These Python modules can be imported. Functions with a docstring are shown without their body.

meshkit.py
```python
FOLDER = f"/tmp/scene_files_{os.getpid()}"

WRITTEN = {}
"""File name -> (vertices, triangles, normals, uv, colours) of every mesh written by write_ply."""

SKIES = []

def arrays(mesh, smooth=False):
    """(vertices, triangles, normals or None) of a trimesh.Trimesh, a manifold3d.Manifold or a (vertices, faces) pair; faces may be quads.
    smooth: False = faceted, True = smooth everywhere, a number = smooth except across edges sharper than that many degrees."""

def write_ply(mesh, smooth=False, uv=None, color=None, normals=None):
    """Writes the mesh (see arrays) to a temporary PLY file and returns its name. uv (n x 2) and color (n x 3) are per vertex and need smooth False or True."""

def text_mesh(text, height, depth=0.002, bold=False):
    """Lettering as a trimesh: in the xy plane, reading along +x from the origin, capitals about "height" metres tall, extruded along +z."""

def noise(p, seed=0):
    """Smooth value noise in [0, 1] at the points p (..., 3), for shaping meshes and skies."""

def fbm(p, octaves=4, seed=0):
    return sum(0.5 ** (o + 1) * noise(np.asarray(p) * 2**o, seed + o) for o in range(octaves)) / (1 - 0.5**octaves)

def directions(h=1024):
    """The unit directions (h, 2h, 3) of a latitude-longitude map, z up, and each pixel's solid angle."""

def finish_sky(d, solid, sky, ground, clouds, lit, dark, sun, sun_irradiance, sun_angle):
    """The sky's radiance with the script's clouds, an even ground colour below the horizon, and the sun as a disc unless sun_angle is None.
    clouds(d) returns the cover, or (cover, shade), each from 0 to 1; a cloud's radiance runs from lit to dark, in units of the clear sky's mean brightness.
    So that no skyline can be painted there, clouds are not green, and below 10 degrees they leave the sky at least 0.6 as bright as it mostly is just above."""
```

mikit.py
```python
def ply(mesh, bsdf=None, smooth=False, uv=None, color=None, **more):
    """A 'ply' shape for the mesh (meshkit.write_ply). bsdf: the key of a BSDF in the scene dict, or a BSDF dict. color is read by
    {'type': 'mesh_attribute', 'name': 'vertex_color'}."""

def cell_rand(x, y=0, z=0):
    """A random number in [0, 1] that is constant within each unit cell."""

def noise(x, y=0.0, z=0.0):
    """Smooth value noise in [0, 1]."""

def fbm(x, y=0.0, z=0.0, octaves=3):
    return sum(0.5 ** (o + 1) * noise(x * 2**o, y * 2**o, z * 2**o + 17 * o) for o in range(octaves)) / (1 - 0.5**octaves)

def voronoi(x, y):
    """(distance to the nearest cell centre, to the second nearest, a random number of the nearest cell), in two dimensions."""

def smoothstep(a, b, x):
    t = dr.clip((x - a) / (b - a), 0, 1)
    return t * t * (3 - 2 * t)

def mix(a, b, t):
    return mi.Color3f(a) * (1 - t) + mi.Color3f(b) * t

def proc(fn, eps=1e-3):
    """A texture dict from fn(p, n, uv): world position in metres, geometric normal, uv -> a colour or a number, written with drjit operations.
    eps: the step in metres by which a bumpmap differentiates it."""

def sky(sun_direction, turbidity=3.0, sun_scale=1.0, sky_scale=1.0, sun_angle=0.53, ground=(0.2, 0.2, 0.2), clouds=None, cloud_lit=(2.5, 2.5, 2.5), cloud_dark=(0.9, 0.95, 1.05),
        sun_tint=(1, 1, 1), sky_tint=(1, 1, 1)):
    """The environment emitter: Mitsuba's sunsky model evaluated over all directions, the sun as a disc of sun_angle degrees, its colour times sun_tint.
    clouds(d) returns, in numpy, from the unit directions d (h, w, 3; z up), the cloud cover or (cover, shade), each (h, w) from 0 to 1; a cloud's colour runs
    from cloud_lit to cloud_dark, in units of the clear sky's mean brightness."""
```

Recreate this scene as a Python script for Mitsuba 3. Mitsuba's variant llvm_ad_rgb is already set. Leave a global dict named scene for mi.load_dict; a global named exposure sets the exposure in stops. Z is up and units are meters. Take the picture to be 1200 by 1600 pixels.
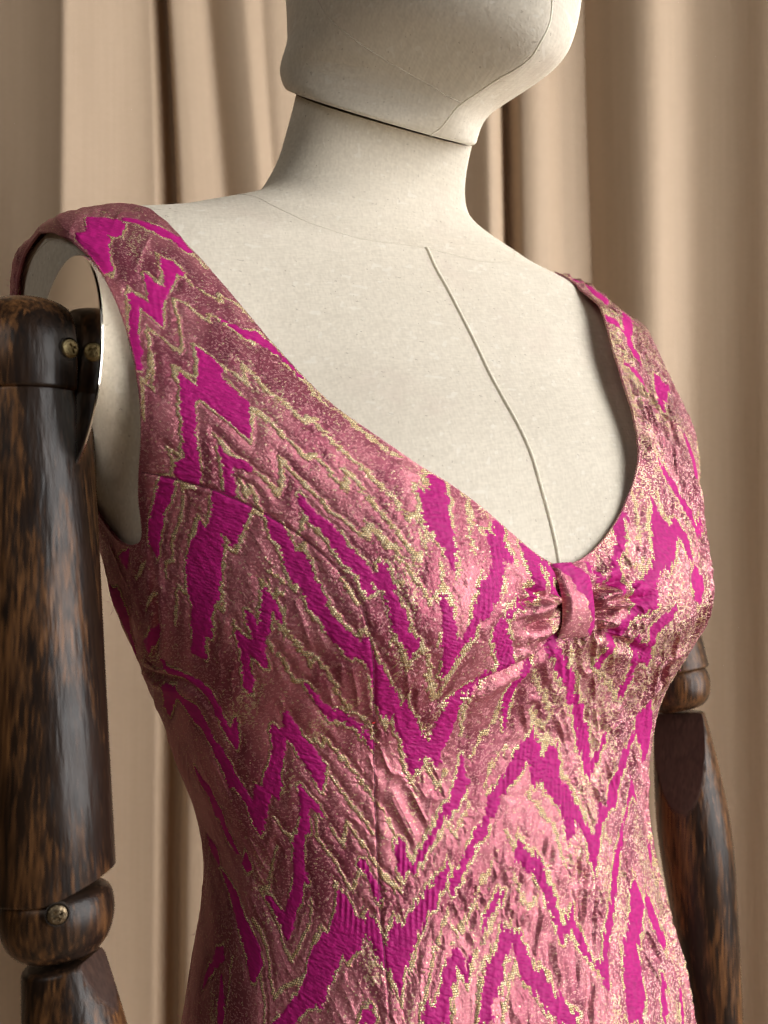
import math
import numpy as np
import trimesh
import manifold3d as m3
import shapely
from scipy import ndimage
from scipy.spatial import cKDTree
from scipy.interpolate import PchipInterpolator
import drjit as dr
import mitsuba as mi
import mikit
import meshkit

T = mi.ScalarTransform4f
CAM_Z = 1.25
PITCH = -0.87
scene, labels = {}, {}

# ------------------------------------------------------------------ camera, lamps, exposure
bp = math.radians(PITCH)
fwd = np.array([0, math.cos(bp), -math.sin(bp)])
scene['camera'] = {
    'type': 'thinlens', 'fov': 2 * math.degrees(math.atan(600 / 1577.0)), 'fov_axis': 'x',
    'aperture_radius': 0.0021, 'focus_distance': 0.54,
    'to_world': T().look_at(origin=[0, 0, CAM_Z], target=(np.array([0, 0, CAM_Z]) + fwd).tolist(), up=[0, 0, 1]),
    'near_clip': 0.02, 'far_clip': 60.0}
exposure = 0.0
WINDOW_LIGHT = (7.2, 7.15, 7.1)      # daylight through the tall window at the right
FILL_LIGHT = (2.0, 1.9, 1.78)           # added fill standing in for room bounce, framed like a farther window
WINDOWS = [  # centre, inward direction, width, height, radiance, label
    ((1.55, -0.10, 1.65), (-1, 0.40, -0.15), 1.6, 1.9, WINDOW_LIGHT, 'tall white framed window at the right of the mannequin'),
    ((-1.5, -1.9, 3.1), (0.6, 1, -0.8), 2.2, 1.2, FILL_LIGHT, 'added soft fill light framed as a wide white window high up behind the camera')]

# ------------------------------------------------------------------ helpers
def put(key, mesh, bsdf, smooth=False, uv=None, **more):
    k, n = key, 0
    while k in scene:
        n += 1
        k = f'{key}_{n:03d}'
    scene[k] = mikit.ply(mesh, bsdf, smooth=smooth, uv=uv, **more)
    return k


def tag(key, label, category=None, group=None, kind=None):
    labels[key] = {k: v for k, v in dict(label=label, category=category, group=group, kind=kind).items() if v}


def unit(v):
    v = np.asarray(v, float)
    return v / np.linalg.norm(v)


def frame(axis, ref=(0, 0, 1)):
    """Columns x, y, z with z along axis."""
    z = unit(axis)
    x = np.cross(ref, z)
    if np.linalg.norm(x) < 1e-6:
        x = np.cross((1, 0, 0), z)
    x = unit(x)
    return np.stack([x, np.cross(z, x), z], 1)


def grid_faces(nr, nc, wrap=False):
    i, j = np.meshgrid(np.arange(nr - 1), np.arange(nc if wrap else nc - 1), indexing='ij')
    j2 = (j + 1) % nc
    a, b, c, d = i * nc + j, i * nc + j2, (i + 1) * nc + j2, (i + 1) * nc + j
    return np.stack([a, d, c, b], -1).reshape(-1, 4)


def lathe(profile, n=64):
    """Closed solid of revolution about z from (radius, height) points given bottom to top."""
    cs = m3.CrossSection([np.array(profile + [(0, profile[-1][1]), (0, profile[0][1])], float)], m3.FillRule.NonZero)
    return cs.revolve(n)


def round_profile(pts, bev):
    """Rounds the corners of a (radius, height) outline by short chamfer arcs."""
    out = []
    for i, q in enumerate(pts):
        q = np.array(q, float)
        if i in (0, len(pts) - 1) or bev[i] == 0:
            out.append(tuple(q))
            continue
        a, b = np.array(pts[i - 1], float), np.array(pts[i + 1], float)
        da, db = unit(a - q) * min(bev[i], np.linalg.norm(a - q) * .45), unit(b - q) * min(bev[i], np.linalg.norm(b - q) * .45)
        for s in np.linspace(0, 1, 6):
            out.append(tuple((1 - s) ** 2 * (q + da) + 2 * s * (1 - s) * q + s * s * (q + db)))
    return out


def placed(solid, origin, rot):
    m = solid.to_mesh() if hasattr(solid, 'to_mesh') else None
    v = np.array(m.vert_properties[:, :3]) if m is not None else np.array(solid.vertices)
    f = np.array(m.tri_verts) if m is not None else np.array(solid.faces)
    return trimesh.Trimesh(v @ np.asarray(rot).T + np.asarray(origin), f, process=False)


def tube(path, radius, n=10, nrm=None):
    """A round tube along a polyline."""
    P = np.asarray(path, float)
    t = np.gradient(P, axis=0)
    t /= np.linalg.norm(t, axis=1, keepdims=True)
    ref = np.array([0.3, 0.2, 1.0]) if nrm is None else None
    s = np.cross(t, ref) if nrm is None else np.cross(t, nrm)
    s /= np.linalg.norm(s, axis=1, keepdims=True)
    b = np.cross(s, t)
    a = np.linspace(0, 2 * np.pi, n, endpoint=False)
    rad = np.broadcast_to(np.asarray(radius, float), (len(P),))
    v = P[:, None] + rad[:, None, None] * (np.cos(a)[None, :, None] * s[:, None] + np.sin(a)[None, :, None] * b[:, None])
    q = grid_faces(len(P), n, True)
    f = np.vstack([q[:, [0, 1, 2]], q[:, [0, 2, 3]]])
    v = np.vstack([v.reshape(-1, 3), P[:1], P[-1:]])
    k = np.arange(n)
    e = (len(P) - 1) * n
    f = np.vstack([f, np.stack([(k + 1) % n, k, k * 0 + len(v) - 2], 1), np.stack([e + k, e + (k + 1) % n, k * 0 + len(v) - 1], 1)])
    return trimesh.Trimesh(v, f, process=False)


ss = mikit.smoothstep
N3 = meshkit.noise


def sst(a, b, x):
    t = np.clip((x - a) / (b - a), 0, 1)
    return t * t * (3 - 2 * t)

# ------------------------------------------------------------------ materials
def pr(**k):
    return {'type': 'principled', **k}


def rgb(r, g, b):
    return {'type': 'rgb', 'value': [r, g, b]}


def bump(bsdf, fn, eps=2e-4):
    return {'type': 'twosided', 'b': {'type': 'bumpmap', 'tex': mikit.proc(fn, eps=eps), 'scale': 1.0, 'b': bsdf}}


# the ground of the brocade: rose weft over a pale lurex warp, mottled with gold in places
def rose_cells(uv):
    x, y = uv.x / .00095, uv.y / .00072
    return x + .5 * dr.floor(y - 2 * dr.floor(y * .5) + .01), y


def lit_glitter(uv):
    return ss(.05, -.07, uv.x)        # lit left part of the cloth: more loose lurex, and its sparkle painted in


def rose_color(p, n, uv):
    x, y = rose_cells(uv)
    g0 = lit_glitter(uv)
    r, r2, r3 = (mikit.cell_rand(x, y, k) for k in (1, 2, 3))
    fx, fy = x - dr.floor(x) - .5, y - dr.floor(y) - .5
    dot = ss(.30, .10, fx * fx + fy * fy)
    slow = mikit.fbm(uv.x * 70, uv.y * 34, 3.0, 2)
    c = mikit.mix((.30, .066, .100), (.50, .155, .188), ss(.25, .75, slow))
    c = mikit.mix(c, (.13, .028, .045), ss(.30 + .06 * g0, .24, r) * (.14 + .42 * g0))
    pale = ss(.66 - .04 * g0, .72, r) * dot
    c = mikit.mix(c, mikit.mix((.80, .40, .40), (.97, .74, .68), .25 * r2 + .75 * g0 * r2), pale * (.5 + .5 * g0))  # glints painted paler and stronger towards the lit side
    # loose gold picks, thicker in places
    patch = mikit.fbm(uv.x * 60 + 3, uv.y * 22 + .35 * dr.abs(uv.x * 60), 7.0, 3) - .20 + .17 * g0
    g = ss(.95 - .42 * ss(.42, .60, patch), 1.0 - .42 * ss(.42, .60, patch), r3) * dot
    return mikit.mix(c, mikit.mix((.55, .40, .19), (1.0, .87, .60), r2), g)


def rose_bump(p, n, uv):
    x, y = rose_cells(uv)
    fx, fy = x - dr.floor(x) - .5, y - dr.floor(y) - .5
    return (.00020 * (1 - 4 * fx * fx) * (1 - 4 * fy * fy) * (.4 + mikit.cell_rand(x, y, 1)) + .0003 * (mikit.cell_rand(x, y, 11) - .5) * fx + .0002 * (mikit.cell_rand(x, y, 12) - .5) * fy
            + (.00010 + .00022 * lit_glitter(uv)) * mikit.noise(uv.x * 1300, uv.y * 900, 5.0))


scene['rose_lurex'] = bump(pr(base_color=mikit.proc(rose_color), metallic=.60, roughness=.31, specular=.5), rose_bump)


# gold lurex: a bead-like chain of metallic yarn
def gold_cells(uv):
    x, y = uv.x / .00122, uv.y / .00104
    return x + .5 * dr.floor(y - 2 * dr.floor(y * .5) + .01), y


def gold_color(p, n, uv):
    x, y = gold_cells(uv)
    r = mikit.cell_rand(x, y, 3)
    fx, fy = x - dr.floor(x) - .5, y - dr.floor(y) - .5
    bead = ss(.30, .13, fx * fx + fy * fy)
    return mikit.mix((.10, .045, .03), mikit.mix((.66, .43, .19), (1.0, .82, .51), r), bead)


def gold_bump(p, n, uv):
    x, y = gold_cells(uv)
    fx, fy = x - dr.floor(x) - .5, y - dr.floor(y) - .5
    return .0007 * dr.sqrt(dr.maximum(.3 - fx * fx - fy * fy, 0)) + .0002 * mikit.cell_rand(x, y, 8) * fx


scene['gold_lurex'] = bump(pr(base_color=mikit.proc(gold_color), metallic=.55, roughness=.30, specular=.6), gold_bump)


# magenta floats: matt spun yarn laid in fine slanting stitches
def magenta_color(p, n, uv):
    st = mikit.noise(uv.x * 420 + uv.y * 260, uv.y * 1500 - uv.x * 500, 2.0)
    return mikit.mix((.30, .0038, .115), (.48, .009, .185), st * .7 + .3 * mikit.noise(uv.x * 90, uv.y * 70, 4.0))


def magenta_bump(p, n, uv):
    return (.00050 * mikit.noise(uv.x * 420 + uv.y * 260, uv.y * 1500 - uv.x * 500, 2.0)
            + .00012 * mikit.noise(uv.x * 1600, uv.y * 1600, 9.0))


scene['magenta_yarn'] = bump(pr(base_color=mikit.proc(magenta_color), roughness=.62, specular=.28, sheen=.35, sheen_tint=.8), magenta_bump)
scene['seam_thread'] = {'type': 'twosided', 'b': pr(base_color=rgb(.12, .02, .04), roughness=.7)}
scene['red_thread'] = {'type': 'twosided', 'b': pr(base_color=rgb(.75, .03, .03), roughness=.6)}
scene['fibre'] = {'type': 'twosided', 'b': pr(base_color=rgb(.60, .18, .38), roughness=.7)}
scene['floor_boards'] = bump(pr(base_color=mikit.proc(lambda p, n, uv: mikit.mix((.30, .20, .12), (.44, .31, .20), mikit.fbm(p.x * 4, p.y * 60, 1.0, 3))), roughness=.5), lambda p, n, uv: .0003 * mikit.fbm(p.x * 8, p.y * 120, 1.0, 2))
scene['lining'] = {'type': 'twosided', 'b': pr(base_color=rgb(.30, .035, .11), roughness=.6, sheen=.3)}


# linen canvas of the figure
def canvas_color(p, n, uv):
    a, b = (p.x * .55 - p.y * .83) * 1150, p.z * 1150
    a2 = (p.x * .83 + p.y * .55) * 1150
    w = .5 * mikit.noise(a2 * .35 + a, b * 1.0, 1.0) + .5 * mikit.noise(a2 + a * .3, b * .45, 2.0)
    slub = ss(.84, .92, mikit.noise((a2 + a) * .22, b * .30, 6.0))
    fleck = ss(.90, .93, mikit.noise(p.x * 430 + 7, p.y * 430, p.z * 430))
    c = mikit.mix((.50, .448, .362), (.615, .558, .462), w)
    c = mikit.mix(c, (.66, .625, .55), slub * .4)
    c = mikit.mix(c, (.33, .28, .21), fleck * .5)
    stain = ss(.55, .80, mikit.fbm(p.x * 22, p.y * 22, p.z * 22, 3)) * mikit.noise(p.x * 160, p.y * 160, p.z * 160)
    return mikit.mix(c, (.52, .43, .36), stain * .35)


def canvas_bump(p, n, uv):
    a, b = (p.x * .55 - p.y * .83) * 1150, p.z * 1150
    a2 = (p.x * .83 + p.y * .55) * 1150
    return (.00009 * mikit.noise(a2 * .35 + a, b, 1.0) + .00009 * mikit.noise(a2 + a * .3, b * .45, 2.0)
            + .00009 * ss(.80, .92, mikit.noise((a2 + a) * .3, b * .5, 6.0)))


scene['linen_canvas'] = bump(pr(base_color=mikit.proc(canvas_color), roughness=.88, specular=.15, sheen=.25), canvas_bump)
scene['plain_linen'] = {'type': 'twosided', 'b': pr(base_color=mikit.proc(lambda p, n, uv: mikit.mix((.58, .53, .42), (.72, .67, .55), mikit.noise(p.x * 900, p.y * 900, p.z * 900))), roughness=.9, specular=.15)}
scene['linen_stitch'] = {'type': 'twosided', 'b': pr(base_color=rgb(.50, .45, .36), roughness=.9)}


# worn dark stained wood
def wood_parts(p):
    warp = mikit.noise(p.x * 40, p.y * 40, p.z * 14)
    streak = mikit.fbm(p.x * 150 + 1.5 * warp, p.y * 150 + 1.5 * warp, p.z * 9, 3)
    fine = mikit.fbm(p.x * 800, p.y * 800, p.z * 45, 2)
    patch = mikit.fbm(p.x * 55 + 5, p.y * 55, p.z * 6 + 2, 3)
    rub = mikit.fbm(p.x * 800, p.y * 800, p.z * 70, 3)
    return streak, fine, patch, rub


def wood_color(p, n, uv):
    streak, fine, patch, rub = wood_parts(p)
    c = mikit.mix((.026, .012, .006), (.180, .080, .029), ss(.26, .72, .5 * streak + .5 * fine))
    dark = ss(.43, .57, patch * .46 + rub * .22 + streak * .32)
    return mikit.mix(c, (.007, .005, .0045), dark * .92)


def wood_rough(p, n, uv):
    return .24 + .22 * mikit.fbm(p.x * 160, p.y * 160, p.z * 60, 2)


def wood_bump(p, n, uv):
    return .00022 * mikit.fbm(p.x * 600, p.y * 600, p.z * 50, 2) + .0004 * mikit.fbm(p.x * 60, p.y * 60, p.z * 20, 2)


scene['stained_wood'] = bump(pr(base_color=mikit.proc(wood_color), roughness=mikit.proc(wood_rough), specular=.28, clearcoat=.06, clearcoat_gloss=.8), wood_bump)
scene['end_grain'] = bump(pr(base_color=mikit.proc(lambda p, n, uv: mikit.mix((.022, .011, .008), (.060, .030, .019), wood_parts(p)[1])), roughness=.55, specular=.4), wood_bump)
scene['chrome'] = {'type': 'twosided', 'b': pr(base_color=rgb(.80, .76, .70), metallic=1.0, roughness=.045)}
scene['brass'] = bump(pr(base_color=rgb(.42, .33, .16), metallic=.7, roughness=.48), lambda p, n, uv: .0002 * mikit.noise(p.x * 1500, p.y * 1500, p.z * 1500))
scene['aged_brass'] = bump(pr(base_color=rgb(.20, .15, .09), metallic=.85, roughness=.38), lambda p, n, uv: .0004 * mikit.noise(p.x * 1300, p.y * 1300, p.z * 1300))
scene['dark_slot'] = {'type': 'twosided', 'b': pr(base_color=rgb(.025, .018, .012), roughness=.7)}


# curtain cloth
def curtain_color(p, n, uv):
    c = mikit.fbm(uv.x * 900, p.z * 9, 3.0, 2)
    d = mikit.fbm(uv.x * 60, p.z * 1.2, 5.0, 2)
    e = mikit.noise(uv.x * 300, p.z * 900, 8.0)
    return mikit.mix((.435, .315, .208), (.55, .41, .284), .4 * c + .4 * d + .2 * e)


def curtain_bump(p, n, uv):
    return .0001 * mikit.noise(uv.x * 800, p.z * 20, 3.0) + .0001 * mikit.noise(uv.x * 300, p.z * 900, 8.0)


scene['curtain_cloth'] = bump(pr(base_color=mikit.proc(curtain_color), roughness=.62, specular=.28, sheen=.4, sheen_tint=.6), curtain_bump)
scene['white_paint'] = {'type': 'twosided', 'b': pr(base_color=rgb(.78, .77, .74), roughness=.4)}

# ------------------------------------------------------------------ the figure's surface, in its own frame
# u: towards the figure's right hand, f: forward, z: up from the shoulder line. Rings from the hips to the neck.
RZ = np.array([-.66, -.52, -.43, -.34, -.27, -.20, -.13, -.07, -.03, 0., .022, .045, .075, .11, .17])
RW = np.array([.166, .1603, .1476, .1345, .1536, .1816, .1965, .2132, .2154, .1915, .1255, .0725, .0610, .0591, .0600])
RF = np.array([.142, .1342, .1228, .1014, .1000, .1070, .0975, .0737, .0602, .0466, .0424, .0411, .0429, .0474, .0480])
RB = np.array([.125, .1172, .1019, .0791, .0867, .0984, .1045, .1001, .0853, .0706, .0610, .0567, .0543, .0541, .0545])
RC = np.array([.030, .0295, .0282, .0230, .0164, .0229, .0189, .0, -.0166, -.0274, -.0390, -.0422, -.0308, -.0134, .008])
BOX_F, BOX_B = 1.5, 2.6
NK = len(RZ)
YAW = math.radians(34.0769)
FWD = np.array([math.sin(YAW), -math.cos(YAW), 0])
RGT = np.array([-math.cos(YAW), -math.sin(YAW), 0])
ORG = np.array([.0143, .6101, .1615 + CAM_Z])
_k = np.arange(NK)
_ring = [PchipInterpolator(_k, q) for q in (RZ, RW, RF, RB, RC)]


def to_world(u, f, z):
    return ORG + u[..., None] * RGT + f[..., None] * FWD + z[..., None] * np.array([0, 0, 1.0])


def at(u, f, z):
    return ORG + u * RGT + f * FWD + np.array([0, 0, z])


def vec(u, f, z):
    return u * RGT + f * FWD + np.array([0, 0, z])


def surf(th, t, hollow=1.0):
    """Points (u, f, z) of the figure at the angle th (degrees, 0 in front, 90 at its right side) and the ring number t."""
    z, w, df, db, c0 = [r(t) for r in _ring]
    a = np.radians(th)
    s, c = np.sin(a), np.cos(a)
    box = sst(5.2, 6.8, t) * (1 - sst(8.3, 9.6, t))          # the shoulders are squarer than the waist
    e = 2 / (2.25 + box * np.where(c > 0, np.where(s > 0, BOX_F, .2), BOX_B) * sst(0, .25, np.abs(c)) * sst(.12, .55, np.abs(s)))
    u = w * np.sign(s) * np.abs(s) ** e + .010 * box * s * s
    f = c0 + np.where(c > 0, df, db) * np.sign(c) * np.abs(c) ** e
    front = sst(-.1, .25, c)
    for sg in (1, -1):
        q = ((u - sg * .082) / .0674) ** 2 + ((z + .20) / np.where(z < -.20, .0523 * .9, .0523 * 1.2)) ** 2
        f = f + .0226 * np.exp(-q) * front
        q = ((u - sg * .125) / .045) ** 2 + ((z + .085) / .055) ** 2
        f = f - hollow * .007 * np.exp(-q) * front
    lim = np.where(u > 0, .2115, .1985)                     # the arms' sides are cut off flat
    u = np.sign(u) * (np.abs(u) - .003 * np.log1p(np.exp((np.abs(u) - lim) / .003)))
    return u, f, z


def normals(P, wrap=False):
    """Unit normals of a grid of points (rows upward, columns by rising angle), pointing out."""
    if wrap:
        dc = np.roll(P, -1, 1) - np.roll(P, 1, 1)
    else:
        dc = np.gradient(P, axis=1)
    n = np.cross(np.gradient(P, axis=0), dc)
    n /= np.linalg.norm(n, axis=-1, keepdims=True) + 1e-12
    return n


def grid(ths, ts, hollow=1.0):
    th, t = np.meshgrid(ths, ts)
    return to_world(*surf(th, t, hollow))


SKIN = .0022


def skin_depth(t):
    """How far the bare figure lies under the surface that the dress was measured on."""
    t = np.asarray(t)
    return SKIN * (1 - sst(8.5, 9.3, t)) + .0070 * (1 - sst(4.75, 5.25, t))


def dress_grid(ths, ts):
    """The smooth dress surface: the figure's, a little larger, and standing off it where the straps span the hollow."""
    P = grid(ths, ts, 0.0)
    n = normals(P)
    off = .0004 + .0020 * np.exp(-((np.asarray(ts) - 7.6) / 1.6) ** 2)
    return P + n * off[:, None, None], n

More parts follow.
